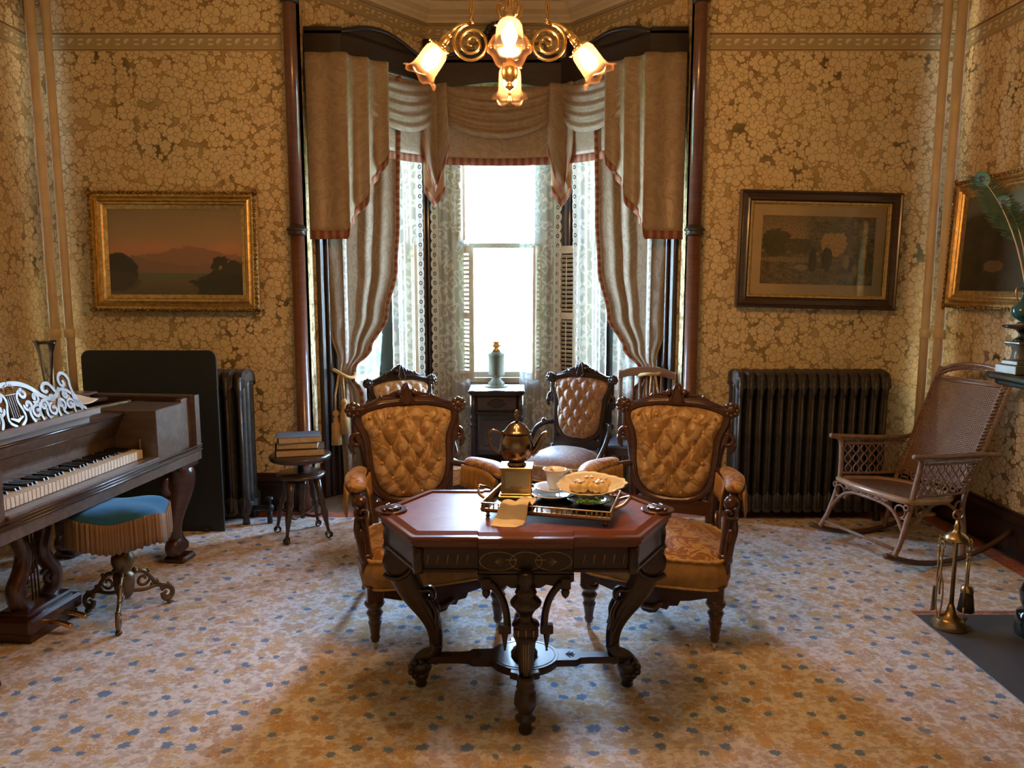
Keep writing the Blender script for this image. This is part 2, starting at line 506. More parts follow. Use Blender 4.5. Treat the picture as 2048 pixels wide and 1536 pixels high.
def carpet():
    m = NM('carpet', rough=.95, spec=.15)
    uv = m.uv()
    wob = m.n('TexNoise', 'Color', Vector=uv, Scale=18.0, Detail=2.0)
    v = m.n('VectorMath', props={'operation': 'MULTIPLY_ADD'}, i0=wob, i1=(.045, .045, 0), i2=uv)
    d1, r1, k1 = m.flower(v, 8.6, .050, 5, .95, .72)
    d2, r2, k2 = m.flower(m.map(v, loc=(.3, .6, 0)), 8.8, .0205, 6, .66, .35)
    d3, r3, k3 = m.flower(m.map(v, loc=(.9, .1, 0)), 14.0, .030, 3, 1.0, .6)
    d4, r4, k4 = m.flower(m.map(v, loc=(.31, .555, 0)), 8.8, .022, 5, .66, .5)
    d5, r5, k5 = m.flower(m.map(v, loc=(.55, .85, 0)), 22.0, .017, 3, 1.0, .7)
    base = m.ramp(m.noise(uv, 34, 5, .7), [(.36, (.53, .45, .38)), (.5, (.72, .66, .60)), (.68, (.78, .73, .67))])
    mot = m.step(m.noise(m.map(uv, scale=(.7, 1, 1)), 52, 3, .6), .54, .62)
    base = m.mix(m.math('MULTIPLY', mot, .65), base, (.46, .34, .23))
    leaf = m.math('MULTIPLY', m.step(d3, 1.0, .8), m.step(k3, .4, .45))
    base = m.mix(m.math('MULTIPLY', leaf, .55), base, (.46, .30, .17))
    tw = m.math('MULTIPLY', m.step(d5, 1.0, .8), m.step(k5, .35, .4))
    base = m.mix(m.math('MULTIPLY', tw, .5), base, (.42, .36, .30))
    base = m.mix(m.math('MULTIPLY', m.step(d4, 1.0, .85), m.math('MULTIPLY', .6, m.step(k4, .35, .4))), base, (.66, .45, .14))
    grain = m.step(m.noise(uv, 120, 3), .44, .54)
    f1 = m.math('MULTIPLY', m.step(d1, 1.0, .86), m.step(k1, .25, .3))
    f1 = m.math('MULTIPLY', f1, m.math('ADD', .30, m.math('MULTIPLY', grain, .5)))
    base = m.mix(f1, base, m.ramp(k1, [(.3, (.46, .24, .09)), (.8, (.60, .38, .14))]))
    f2 = m.math('MULTIPLY', m.step(d2, 1.0, .8), m.step(k2, .28, .3))
    base = m.mix(m.math('MULTIPLY', f2, .9), base, (.13, .23, .38))
    sp = m.t.nodes.new('ShaderNodeSeparateXYZ'); m.t.links.new(uv, sp.inputs[0])
    fy = m.math('FRACT', m.math('DIVIDE', m.math('ADD', sp.outputs[1], .02), .69))
    seam = m.step(m.math('ABSOLUTE', m.math('SUBTRACT', fy, .5)), .004, .002)
    base = m.mix(m.math('MULTIPLY', seam, .4), base, (.38, .30, .22))
    m.base(base)
    m.bump(m.noise(uv, 240, 2), .35, .004)
    return m.m
M['carpet'] = carpet()
M['carpet_edge'] = plain('carpet_edge', (.40, .13, .07), .95, var=.35, scale=30)

def damask(name, c1, c2, rough=.55, sheen=.4, scale=9, bumps=.08, uvmode=False, thr=.5):
    m = NM(name, rough=rough, spec=.35)
    v = m.uv() if uvmode else m.obj()
    wob = m.n('TexNoise', 'Color', Vector=v, Scale=scale*.8, Detail=1.0)
    v2 = m.n('VectorMath', props={'operation': 'MULTIPLY_ADD'}, i0=wob, i1=(.16, .16, .16), i2=v)
    wv = m.n('TexNoise', Vector=v2, Scale=scale*1.7, Detail=2.5, Roughness=.5, Distortion=2.2)
    f = m.step(wv, thr-.035, thr+.035)
    col = m.mix(f, c1, c2)
    m.base(m.mix(m.math('MULTIPLY', m.noise(v, 4, 3), .25), col, tuple(x*.75 for x in c1)))
    m.set(m.b, 'Sheen Weight', sheen); m.set(m.b, 'Sheen Roughness', .4)
    m.set(m.b, 'Roughness', m.math('ADD', rough, m.math('MULTIPLY', f, -.15)))
    m.bump(m.noise(v, 160, 2), bumps, .002)
    return m.m
M['gold_velvet'] = damask('gold_velvet', (.28, .12, .03), (.56, .35, .14), .5, .4, 9)
M['gold_back'] = damask('gold_tufted', (.30, .17, .06), (.50, .345, .175), .5, .35, 8)
M['pink_damask'] = damask('pink_damask', (.27, .165, .105), (.39, .26, .165), .5, .4, 8)
M['gold_plain'] = plain('gold_fabric', (.36, .20, .06), .6, var=.2, scale=20)
M['gold_trim'] = plain('gold_trim', (.55, .34, .12), .7, var=.2, scale=60)
M['drape'] = damask('drape_satin', (.24, .185, .12), (.31, .245, .165), .70, .05, 7, uvmode=True)
M['valance'] = damask('valance_satin', (.30, .225, .145), (.365, .28, .18), .50, .15, 7, uvmode=True)
M['lining'] = plain('tan_lining', (.40, .27, .15), .7)

def fringe(name, c1, c2, per):
    m = NM(name, rough=.85, spec=.2)
    sp = m.t.nodes.new('ShaderNodeSeparateXYZ'); m.t.links.new(m.uv(), sp.inputs[0])
    fx = m.math('FRACT', m.math('DIVIDE', sp.outputs[0], per))
    st = m.step(m.math('ABSOLUTE', m.math('SUBTRACT', fx, .5)), .22, .30)
    m.base(m.mix(st, c1, c2))
    m.bump(m.n('TexWave', 'Color', Vector=m.uv(), Scale=160.0), .4, .004)
    return m.m
M['band'] = fringe('striped_fringe', (.26, .085, .06), (.36, .21, .12), .055)
M['stool_fringe'] = fringe('stool_fringe', (.30, .19, .11), (.22, .13, .07), .012)
M['blue_velvet'] = NM('blue_velvet', rough=.8, spec=.2)
_m = M['blue_velvet']; _m.base(_m.ramp(_m.noise(_m.obj(), 10, 3), [(.3, (.010, .075, .16)), (.7, (.02, .12, .24))])); _m.set(_m.b, 'Sheen Weight', .8); _m.set(_m.b, 'Sheen Tint', (.3, .6, .9)); M['blue_velvet'] = _m.m

def lace(name, border=True, back=.12, thin=.50):
    m = NM(name, rough=.9, spec=.1, base=(.80, .80, .76))
    uv = m.uv()
    sp = m.t.nodes.new('ShaderNodeSeparateXYZ'); m.t.links.new(uv, sp.inputs[0])
    u, v = sp.outputs[0], sp.outputs[1]
    wob = m.n('TexNoise', 'Color', Vector=uv, Scale=7.0, Detail=1.0)
    v2 = m.n('VectorMath', props={'operation': 'MULTIPLY_ADD'}, i0=wob, i1=(.12, .12, 0), i2=uv)
    d1, r1, k1 = m.flower(v2, 5.2, .085, 4, .9, .55)
    d2, r2, k2 = m.flower(m.map(v2, loc=(.3, .7, 0)), 9.0, .050, 3, 1.0, .6)
    o1 = m.step(m.math('ABSOLUTE', m.math('SUBTRACT', d1, .82)), .20, .12)
    o2 = m.step(m.math('ABSOLUTE', m.math('SUBTRACT', d2, .75)), .28, .18)
    o3 = m.step(d1, .36, .28)
    motif = m.math('MAXIMUM', o1, m.math('MAXIMUM', o3, m.math('MULTIPLY', o2, m.step(d1, .95, 1.05))))
    motif = m.math('MULTIPLY', motif, .85)
    dens = m.math('ADD', thin, m.math('MULTIPLY', motif, .86-thin))
    if border:
        # scalloped edge with a row of ringed eyelets
        fv = m.math('SUBTRACT', m.math('FRACT', m.math('DIVIDE', v, .074)), .5)
        cv = m.math('MULTIPLY', fv, .074)
        inb = m.step(u, .085, .08)
        cu = m.math('SUBTRACT', u, .042)
        r = m.math('SQRT', m.math('ADD', m.math('MULTIPLY', cu, cu), m.math('MULTIPLY', cv, cv)))
        eye = m.math('MULTIPLY', m.step(r, .017, .015), m.step(r, .007, .009))
        bd = m.math('SUBTRACT', .86, m.math('MULTIPLY', eye, .75))
        dens = m.n('Mix', i0=inb, i2=dens, i3=bd)
        scal = m.math('MULTIPLY', m.math('SUBTRACT', 1.0, m.math('MULTIPLY', fv, m.math('MULTIPLY', fv, 4.0))), .020)
        cut = m.step(m.math('ADD', u, scal), .018, .021)
        dens = m.math('MULTIPLY', dens, cut)
    tr = m.n('BsdfTransparent')
    tl = m.n('BsdfTranslucent', Color=(.86, .88, .84, 1))
    df = m.n('BsdfDiffuse', Color=(.74, .73, .66, 1))
    cl = m.n('MixShader', i0=back, i1=df, i2=tl)
    sh = m.n('MixShader', i0=dens, i1=tr, i2=cl)
    m.t.links.new(sh, m.o.inputs[0])
    return m.m
M['lace'] = lace('lace')
M['sheer'] = lace('sheer_net', False, .10, .45)
M['lace_side'] = lace('lace_side', True, .03, .5)
M['sheer_side'] = lace('sheer_side', False, .03, .55)

def glass_pane():
    m = NM('window_glass')
    tr = m.n('BsdfTransparent', Color=(.97, .985, .98, 1))
    gl = m.n('BsdfGlossy', Roughness=.01)
    fr = m.n('Fresnel', IOR=1.45)
    m.t.links.new(m.n('MixShader', i0=fr, i1=tr, i2=gl), m.o.inputs[0])
    return m.m
M['pane'] = glass_pane()
def clear_glass():
    m = NM('clear_glass')
    tr = m.n('BsdfTransparent', Color=(.92, .92, .90, 1))
    gl = m.n('BsdfGlossy', Roughness=.08)
    fr = m.n('Fresnel', IOR=1.6)
    m.t.links.new(m.n('MixShader', i0=m.math('ADD', fr, .05), i1=tr, i2=gl), m.o.inputs[0])
    return m.m
M['clear_glass'] = clear_glass()
def shade_glass():
    m = NM('frosted_pink_glass')
    tr = m.n('BsdfTransparent', Color=(1.0, .91, .84, 1))
    tl = m.n('BsdfTranslucent', Color=(1.0, .60, .40, 1))
    gl = m.n('BsdfGlossy', Roughness=.25)
    a = m.n('MixShader', i0=.014, i1=tr, i2=tl)
    m.t.links.new(m.n('MixShader', i0=.012, i1=a, i2=gl), m.o.inputs[0])
    return m.m
M['shade_glass'] = shade_glass()
def emit(name, c, st):
    m = NM(name)
    e = m.n('Emission', Color=(*c, 1), Strength=st)
    m.t.links.new(e, m.o.inputs[0]); return m.m
M['bulb'] = emit('lit_bulb', (1.0, .57, .23), 355.0)
def teal():
    m = NM('teal_glaze', rough=.12, coat=.6)
    m.base(m.ramp(m.noise(m.obj(), 14, 3), [(.3, (.004, .05, .07)), (.7, (.01, .12, .15))])); return m.m
M['teal'] = teal()
def cane():
    m = NM('woven_cane', rough=.6)
    v = m.uv()
    a = m.n('TexWave', 'Color', props={'bands_direction': 'X'}, Vector=v, Scale=28.0)
    b = m.n('TexWave', 'Color', props={'bands_direction': 'Y'}, Vector=v, Scale=28.0)
    k = m.math('MAXIMUM', a, b)
    col = m.ramp(k, [(.35, (.055, .028, .016)), (.8, (.21, .115, .062))])
    m.base(col); m.bump(k, .5, .004)
    hole = m.step(k, .30, .40)
    tr = m.n('BsdfTransparent')
    m.t.links.new(m.n('MixShader', i0=hole, i1=tr, i2=m.b.outputs[0]), m.o.inputs[0])
    return m.m
M['cane'] = cane()
M['wicker'] = plain('wicker', (.22, .125, .075), .5, coat=.15, var=.3, scale=40)
M['rocker_wood'] = wood('rocker_wood', (.06, .026, .014), (.11, .05, .028), .4, .2)
M['leaf'] = plain('leaf', (.045, .085, .03), .6, var=.4, scale=3)
M['bark'] = plain('bark', (.10, .07, .05), .9)
M['lawn'] = plain('lawn', (.20, .30, .09), .95, var=.25, scale=1.2)
M['feather'] = plain('feather_barbs', (.05, .10, .04), .5, var=.4, scale=30)
M['feather_quill'] = plain('feather_quill', (.55, .45, .32), .4)
M['feather_eye'] = plain('feather_eye', (.015, .02, .12), .35)
M['feather_halo'] = plain('feather_halo', (.02, .16, .14), .4)
M['flower_print'] = plain('flower_print', (.55, .22, .18), .3)
# ------------------------------------------------------------------ the room
XL, XR, YB, YF, ZC = -3.10, 2.87, 5.15, -1.30, 3.80

def wall_panel(a, b, z0, z1, mat, name, holes=(), thick=.12, off=0.0):
    """wall from a to b (plan), inner face on the line, u-holes = (u0,u1,z0,z1)"""
    A = Vector((a[0], a[1], 0)); B = Vector((b[0], b[1], 0)); L = (B-A).length; d = (B-A)/L
    n = Vector((d.y, -d.x, 0))
    us = sorted({0, L, *[h[0] for h in holes], *[h[1] for h in holes]})
    zs = sorted({z0, z1, *[h[2] for h in holes], *[h[3] for h in holes]})
    mb = MB()
    for i in range(len(us)-1):
        for j in range(len(zs)-1):
            cu, cz = (us[i]+us[i+1])/2, (zs[j]+zs[j+1])/2
            if any(h[0] < cu < h[1] and h[2] < cz < h[3] for h in holes): continue
            P = [(us[i], zs[j]), (us[i+1], zs[j]), (us[i+1], zs[j+1]), (us[i], zs[j+1])]
            fr = [A + d*u + Vector((0, 0, z)) for u, z in P]
            bk = [p - n*thick for p in fr]
            uv = [(off+u, z) for u, z in P]*2
            mb.add(fr+bk, [(0,1,2,3), (7,6,5,4), (0,4,5,1), (1,5,6,2), (2,6,7,3), (3,7,4,0)], False, uv)
    return struct(mb.build(name, mat))

wall_panel((XL-.12, YB), (BAY[0][0], YB), -.06, ZC, M['wallpaper'], 'wall_back_left')
wall_panel((BAY[5][0], YB), (XR+.12, YB), -.06, ZC, M['wallpaper'], 'wall_back_right', off=4.28)
wall_panel((XL, YF), (XL, YB), -.06, ZC, M['wallpaper'], 'wall_left', off=10)
wall_panel((XR, YB), (XR, YF), -.06, ZC, M['wallpaper'], 'wall_right', off=20)
wall_panel((XR+.12, YF), (XL-.12, YF), -.06, ZC, M['wallpaper'], 'wall_front', off=30)
wall_panel((BAY[0][0], YB+.004), BAY[1], -.06, ZC, M['wallpaper'], 'wall_bay_left_return', off=40)
wall_panel(BAY[4], (BAY[5][0], YB+.004), -.06, ZC, M['wallpaper'], 'wall_bay_right_return', off=41)
HW = .41
for i, nm in ((1, 'wall_bay_left'), (2, 'wall_bay_centre'), (3, 'wall_bay_right')):
    a, b, d, n, L = seg(i)
    hw = HW if i != 2 else .37
    wall_panel(BAY[i], BAY[i+1], -.06, ZC, M['wallpaper'], nm, holes=[(L/2-hw, L/2+hw, WZ0, WZ1)], off=45+i*2, thick=.14)

# floor: room rectangle + bay trapezoid
poly = [(XL, YF), (XR, YF), (XR, YB)] + [BAY[5], BAY[4], BAY[3], BAY[2], BAY[1], BAY[0]] + [(XL, YB)]
mb = MB()
def slab(mb, poly, z0, z1):
    n = len(poly)
    vs = [(x, y, z1) for x, y in poly] + [(x, y, z0) for x, y in poly]
    fs = [tuple(range(n)), tuple(range(2*n-1, n-1, -1))] + [(k, n+k, n+(k+1) % n, (k+1) % n) for k in range(n)]
    mb.add(vs, fs, False, [(x, y) for x, y in poly]*2)
slab(mb, poly, -.06, -.010)
struct(mb.build('floor', wood('floor_boards', (.16, .11, .075), (.26, .185, .13), .45, .2, 5, (8, 1, 1))))
mb = MB(); slab(mb, poly, ZC, ZC+.08)
struct(mb.build('ceiling', M['cream']))

# fitted carpet with a notch for the hearth
HX, HY0, HY1 = 1.89, 1.75, 3.44
cp = [(XL+.05, YF+.05), (XR-.06, YF+.05), (XR-.06, HY0), (HX, HY0), (HX, HY1), (XR-.06, HY1), (XR-.06, YB-.10), (XL+.05, YB-.10)]
mb = MB(); slab(mb, cp, -.010, 0)
cpt = tag(mb.build('carpet', M['carpet']), 'cream floral carpet with blue and tan flowers covering the parlour floor', 'carpet')
mb = MB()
for x0, x1, y0, y1 in ((XR-.17, XR-.061, HY1+.005, YB-.21), (XL+.3, XR-.061, YB-.21, YB-.101)):
    mb.box(((x0+x1)/2, (y0+y1)/2, .0006), (x1-x0, y1-y0, .0012))
mb.box(((HX+XR-.061)/2, HY1+.022, .0006), (XR-.061-HX, .03, .0012))
mb.build('edge_band', M['carpet_edge'], cpt, label='rust red edge band of the carpet')

# baseboards
def molding(path, prof, mat, name, closed=False):
    """sweep (offset into room, z) profile along plan path with mitres"""
    P = [Vector(p) for p in path]; m = len(P)
    offs = []
    for i in range(m):
        ns = []
        if i > 0: d = (P[i]-P[i-1]).normalized(); ns.append(Vector((d.y, -d.x)))
        if i < m-1: d = (P[i+1]-P[i]).normalized(); ns.append(Vector((d.y, -d.x)))
        n = ns[0] if len(ns) == 1 else (ns[0]+ns[1]).normalized()
        k = 1 if len(ns) == 1 else 1/max(.3, n.dot(ns[0]))
        offs.append(n*k)
    cum = [0]
    for i in range(1, m): cum.append(cum[-1]+(P[i]-P[i-1]).length)
    vs = []; uv = []; fs = []
    q = len(prof); z0 = prof[0][1]
    for i in range(m):
        for o, z in prof:
            p = P[i]+offs[i]*o
            vs.append((p.x, p.y, z)); uv.append((cum[i], z-z0))
    for i in range(m-1):
        for k in range(q-1):
            fs.append((i*q+k, i*q+q+k, i*q+q+k+1, i*q+k+1))
    mb = MB().add(vs, fs, False, uv)
    mb.f.append(list(range(q-1, -1, -1))); mb.f.append([(m-1)*q+k for k in range(q)]); mb.sm += [False, False]
    return struct(mb.build(name, mat))
bprof = [(0, -.01), (.022, -.01), (.022, .17), (.016, .18), (.026, .19), (.026, .205), (.012, .225), (.010, .245), (0, .25)]
molding([(XL, YB), (BAY[0][0], YB)], bprof, M['base_wood'], 'baseboard_back_left')
molding([(BAY[5][0], YB), (XR, YB)], bprof, M['base_wood'], 'baseboard_back_right')
molding([(XR, YB), (XR, HY1+.1)], bprof, M['base_wood'], 'baseboard_right')
molding([(XL, YF), (XL, YB)], bprof, M['base_wood'], 'baseboard_left')
molding([BAY[1], BAY[2], BAY[3], BAY[4]], bprof, M['base_wood'], 'baseboard_bay')

# paper border band round the room and in the bay, plaster cornice of the bay
pb = [(0, 3.005), (.004, 3.005), (.012, 3.009), (.004, 3.016), (.004, 3.105), (.014, 3.110), (.004, 3.117), (0, 3.117)]
molding([(XL, YB), (BAY[0][0]-.09, YB)], pb, M['border'], 'trim_1')
molding([(BAY[5][0]+.09, YB), (XR, YB)], pb, M['border'], 'trim_2')
molding([(XR, YB), (XR, YF)], pb, M['border'], 'trim_3')
molding([(XL, YF), (XL, YB)], pb, M['border'], 'trim_4')
pb2 = [(0, 3.43), (.004, 3.43), (.010, 3.435), (.004, 3.44), (.004, 3.535), (.012, 3.54), (0, 3.547)]
molding(BAY, pb2, M['border'], 'trim_5')
cor = [(0, 3.545), (.035, 3.545), (.035, 3.565), (.055, 3.585), (.055, 3.60), (.10, 3.625), (.12, 3.66), (.12, 3.675), (.20, 3.685), (.20, 3.705), (.235, 3.73), (.28, 3.745), (.28, 3.765), (.36, 3.775), (.36, 3.80)]
molding(BAY, cor, M['cream'], 'trim_6')

# turned wooden colonettes at the bay opening
for k, (x, y) in enumerate(((-1.395, 5.085), (1.185, 5.085))):
    mb = MB()
    prof = [(.062, -.005), (.062, .12), (.050, .14), (.058, .17), (.045, .20), (.045, 1.845)]
    mb.lathe(prof, (x, y, 0), 20)
    mb.lathe([(.043, 1.90), (.041, 3.30), (.041, 3.799)], (x, y, 0), 20)
    o = struct(mb.build('trim_%d' % (7+k), M['column_wood']))
    r = MB().lathe([(.044, 1.84), (.058, 1.848), (.062, 1.858), (.050, 1.866), (.066, 1.876), (.068, 1.886), (.055, 1.896), (.048, 1.905), (.043, 1.915)], (x, y, 0), 20, lobes=10, lob=.03)
    r.build('collar', M['casing'], o)
    r = MB().lathe([(.042, 3.27), (.058, 3.285), (.06, 3.30), (.048, 3.315), (.07, 3.345), (.085, 3.40), (.09, 3.43), (.06, 3.45)], (x, y, 0), 20)
    r.build('capital', M['casing'], o)

# windows of the bay
M['frame_paint'] = plain('sash_paint', (.40, .30, .19), .45)
M['rail_light'] = plain('rail_paint', (.46, .45, .42), .4)
def wbox(mb, i, u, z, du, dz, o0, o1, bev=0):
    """box on bay wall i: centre u along the wall (0 = middle), offsets into room o0..o1"""
    a, b, d, n, L = seg(i)
    c = (a+b)/2 + d*u + n*((o0+o1)/2)
    mb.box((c.x, c.y, z), (du, abs(o1-o0), dz), math.atan2(d.y, d.x), bev)
for k, i in enumerate((1, 2, 3)):
    hw = HW if i != 2 else .37
    zm = 1.84
    fr = MB()
    for s in (-1, 1):
        wbox(fr, i, s*(hw-.02), (WZ0+WZ1)/2, .04, WZ1-WZ0, -.14, -.02)
    wbox(fr, i, 0, WZ0+.02, 2*hw, .04, -.14, .03)
    wbox(fr, i, 0, WZ1-.02, 2*hw, .04, -.14, -.02)
    wd = struct(fr.build('window_%d' % (k+1), M['frame_paint']))
    for z0, z1, o in ((WZ0+.04, zm+.02, -.07), (zm-.02, WZ1-.04, -.105)):
        sa = MB()
        for s in (-1, 1): wbox(sa, i, s*(hw-.06), (z0+z1)/2, .04, z1-z0, o-.015, o+.015)
        wbox(sa, i, 0, z0+.02, 2*hw-.08, .04, o-.015, o+.015); wbox(sa, i, 0, z1-.02, 2*hw-.08, .04, o-.015, o+.015)
        sh = sa.build('sash', M['rail_light'], wd)
        pn = MB(); wbox(pn, i, 0, (z0+z1)/2, 2*hw-.14, z1-z0-.06, o-.002, o+.002)
        pn.build('pane', M['pane'], sh)
    # dark moulded casings
    cs = MB()
    a, b, d, n, L = seg(i)
    ew = L/2-hw
    for s in (-1, 1):
        wbox(cs, i, s*(hw+ew*.5-.005), 1.6, ew-.03, 3.2, .0, .028)
        for q, wq in ((.12, .03), (.5, .025), (.82, .04)):
            wbox(cs, i, s*(hw+ew*q), 1.6, wq, 3.2, .02, .05, .008)
    wbox(cs, i, 0, WZ1+.08, 2*hw+.06, .16, 0, .04, .01)
    wbox(cs, i, 0, WZ0-.03, 2*hw+.04, .06, 0, .07, .01)
    wbox(cs, i, 0, WZ0/2, 2*hw-.04, WZ0-.14, 0, .02)
    cs.build('casing', M['casing'], wd)

# corner beads where the bay walls meet
for k, (x, y) in enumerate((BAY[2], BAY[3])):
    mb = MB().lathe([(.035, .0), (.035, 3.42)], (x*.98+(-.105)*.02, y-.02, 0), 12)
    struct(mb.build('trim_%d' % (9+k), M['casing']))

# garden outside
mb = MB(); slab(mb, [(-14, 6.7), (14, 6.7), (14, 30), (-14, 30)], -.9, -.8)
struct(mb.build('ground', M['lawn']))
def shrub(x, y, h, r, label, seed):
    rnd = random.Random(seed)
    t = thing('tree', label, 'tree', (x, y, -.8), 0, 'trees in the garden beyond the bay windows')
    MB().tube([(0, 0, 0), (.05, 0, h*.3), (.0, .04, h*.6)], [.12, .09, .04]).build('trunk', M['bark'], t)
    mb = MB()
    for _ in range(800):
        a = rnd.random()*2*PI; ph = math.acos(2*rnd.random()-1); rr = r*(.55+.45*rnd.random()**.5)
        c = Vector((rr*math.sin(ph)*math.cos(a), rr*math.sin(ph)*math.sin(a), h*.62+rr*math.cos(ph)*h*.36/r))
        d1 = Vector((rnd.gauss(0, 1), rnd.gauss(0, 1), rnd.gauss(0, .6))).normalized(); d2 = d1.orthogonal().normalized()
        s = .13+.1*rnd.random()
        mb.add([c-d1*s, c+d2*s*.5, c+d1*s, c-d2*s*.5], [(0, 1, 2, 3)], True)
    mb.build('foliage', M['leaf'], t)
shrub(-2.3, 9.3, 4.3, 1.35, 'leafy garden tree glimpsed through the left bay window', 3)
shrub(2.2, 9.2, 4.2, 1.35, 'leafy garden tree glimpsed through the right bay window', 4)
shrub(-5.6, 11.2, 5.6, 1.9, 'farther garden tree behind the left bay window', 5)
shrub(5.4, 11.4, 5.6, 1.9, 'farther garden tree behind the right bay window', 6)

# heating risers in the two corners
for x, y, r, lab in ((-2.985, 5.03, .030, 'outer of the two tan heating pipes in the left corner'), (-2.915, 5.075, .027, 'inner of the two tan heating pipes in the left corner'),
                     (2.715, 5.06, .028, 'left of the two tan heating pipes in the right corner'), (2.785, 5.02, .032, 'right of the two tan heating pipes in the right corner')):
    t = thing('heating_pipe', lab, 'pipe', (x, y, 0), 0, 'tan heating risers in the room corners')
    MB().lathe([(r, -.005), (r, 3.795)], n=16).build('riser', M['pipe'], t)
    MB().lathe([(r+.002, 1.18), (r+.006, 1.185), (r+.006, 1.235), (r+.002, 1.24)], n=16).build('coupling', M['pipe'], t)
    MB().lathe([(r+.03, 0), (r+.03, .006), (r+.004, .014)], n=20).build('floor_flange', M['pipe'], t)
# ------------------------------------------------------------------ pelmet, valance, curtains
PEL = [(-1.365, 5.30), (-1.12, 5.30), (-0.575, 5.985), (0.365, 5.985), (0.91, 5.30), (1.155, 5.30)]
def frame2(a, b):
    A = Vector((a[0], a[1], 0)); B = Vector((b[0], b[1], 0)); L = (B-A).length; d = (B-A)/L
    n = Vector((d.y, -d.x, 0))
    # local x along, local y away from the room, local z up
    return Matrix(((d.x, -n.x, 0, A.x), (d.y, -n.y, 0, A.y), (0, 0, 1, 0), (0, 0, 0, 1))), L
pel = thing('window_pelmet', 'dark carved wooden pelmet board following the three sides of the bay', 'pelmet', (0, 0, 0))
for i in range(5):
    Mx, L = frame2(PEL[i], PEL[i+1])
    mb = MB()
    zb = 3.03
    if i in (0, 4):
        mb.prism([(0, zb), (L, zb), (L, 3.19), (0, 3.19)], 0, .03, Mx)
        mb.prism([(0, 3.175), (L, 3.175), (L, 3.20), (0, 3.20)], -.012, .03, Mx, .004)
    else:
        if i == 2:
            top = [(0, 3.22)] + [(L*t, 3.21+.05*math.sin(PI*t)) for t in (.1, .2, .3, .38)] + arc(L/2, 3.33, .115, 195, -15, 14) + [(L*t, 3.21+.05*math.sin(PI*t)) for t in (.62, .7, .8, .9)] + [(L, 3.22)]
            low = [(L, 2.96)] + [(L*t, 3.0-.02*math.cos(2*PI*t)) for t in (.9, .75, .6, .5, .4, .25, .1)] + [(0, 2.96)]
        else:
            sgn = 1 if i == 1 else -1
            tt = [(L*t, 3.19 + .085*math.sin(PI*min(1, (t if i == 1 else 1-t)*1.25)) ) for t in [k/16 for k in range(17)]]
            top = tt
            low = [(L, 2.98)] + [(L*t, 2.98+.03*math.sin(PI*t)) for t in (.85, .7, .5, .3, .15)] + [(0, 2.98)]
        mb.prism(top + low, 0, .03, Mx)
        mb.tube([Mx @ Vector((p[0], -.006, p[1]-.02)) for p in top], .012, 6)
    nm = 'centre_board' if i == 2 else 'board'
    mb.build(nm, M['casing'], pel)
    if i == 2:
        cr = MB()
        for k in range(9):
            a = R(180*k/8)
            cr.sph(Mx @ Vector((L/2+.085*math.cos(a), -.012, 3.34+.085*math.sin(a))), (.026, .02, .026), 10, 6)
        cr.sph(Mx @ Vector((L/2, -.015, 3.34)), (.055, .03, .055), 14, 8)
        cr.build('crest_carving', M['casing'], pel)
lid = MB(); slab(lid, [PEL[0], PEL[1], PEL[2], PEL[3], PEL[4], PEL[5], (1.155, 5.40), (1.10, 5.44), (0.46, 6.29), (-0.67, 6.29), (-1.31, 5.44), (-1.365, 5.40)], 3.16, 3.18)
lid.build('top_board', M['casing'], pel)

def band(fn, name, parent, s0=0.0, s1=1.0, n=40, h=.045, L=.5, off=.006):
    """striped fringe along a hem: fn(s) -> (point, normal)"""
    def g(u, v):
        p, nn = fn(s0+(s1-s0)*u)
        return tuple(Vector(p) + nn*off + Vector((0, 0, h*.55 - h*1.25*v)))
    return MB().grid(g, n, 2, (L, h)).build(name, M['band'], parent, label='rust and tan striped fringe', solid=.004)

# swags
def swag(i, label):
    Mx, L = frame2(PEL[i], PEL[i+1])
    m0, m1 = (.07, L-.07) if i == 2 else ((.13, L-.05) if i == 1 else (.05, L-.13))
    W = m1-m0
    t = thing('valance_swag', label, 'valance', tuple((Mx @ Vector((L/2, 0, 3.03)))), 0, 'satin swags under the pelmet')
    inv = Matrix.Translation(-t.location)
    Q = inv @ Mx
    nrm = (Q.to_3x3() @ Vector((0, -1, 0)))
    # flat under panel with fringe
    def pan(u, v):
        return tuple(Q @ Vector((m0-.02+(W+.04)*u, .004+.006*math.sin(u*9+i), 2.99 - .535*v - .012*math.sin(u*PI)*v)))
    MB().grid(pan, 24, 10, (W, .55)).build('under_panel', M['valance'], t, solid=.004)
    band(lambda s: (Q @ Vector((m0-.02+(W+.04)*s, .004, 2.455-.012*math.sin(s*PI))), nrm), 'fringe', t, L=W)
    # draped folds: catenaries hanging from both upper corners
    def dr(u, v):
        x = m0 + W*u
        hang = 1-(2*u-1)**2
        hang = hang**.82
        z = 3.0 - .02*v - .27*v*(1-hang)*.9 - hang*(.06+.32*v)
        fold = math.sin(v*2*PI*4.6+.6)
        amp = .013*(.45+.55*hang)*min(1, v*6)*min(1, (1-v)*8+.35)
        bulge = .055*hang*(.3+.7*v)
        return tuple(Q @ Vector((x, -.018-bulge-amp*fold, z)))
    MB().grid(dr, 36, 56, (W, .5)).build('swag_folds', M['valance'], t, solid=.004)
swag(1, 'tan satin swag with deep folds on the left side of the bay')
swag(2, 'middle tan satin swag with straight fringed hem over the centre window')
swag(3, 'tan satin swag with deep folds on the right side of the bay')

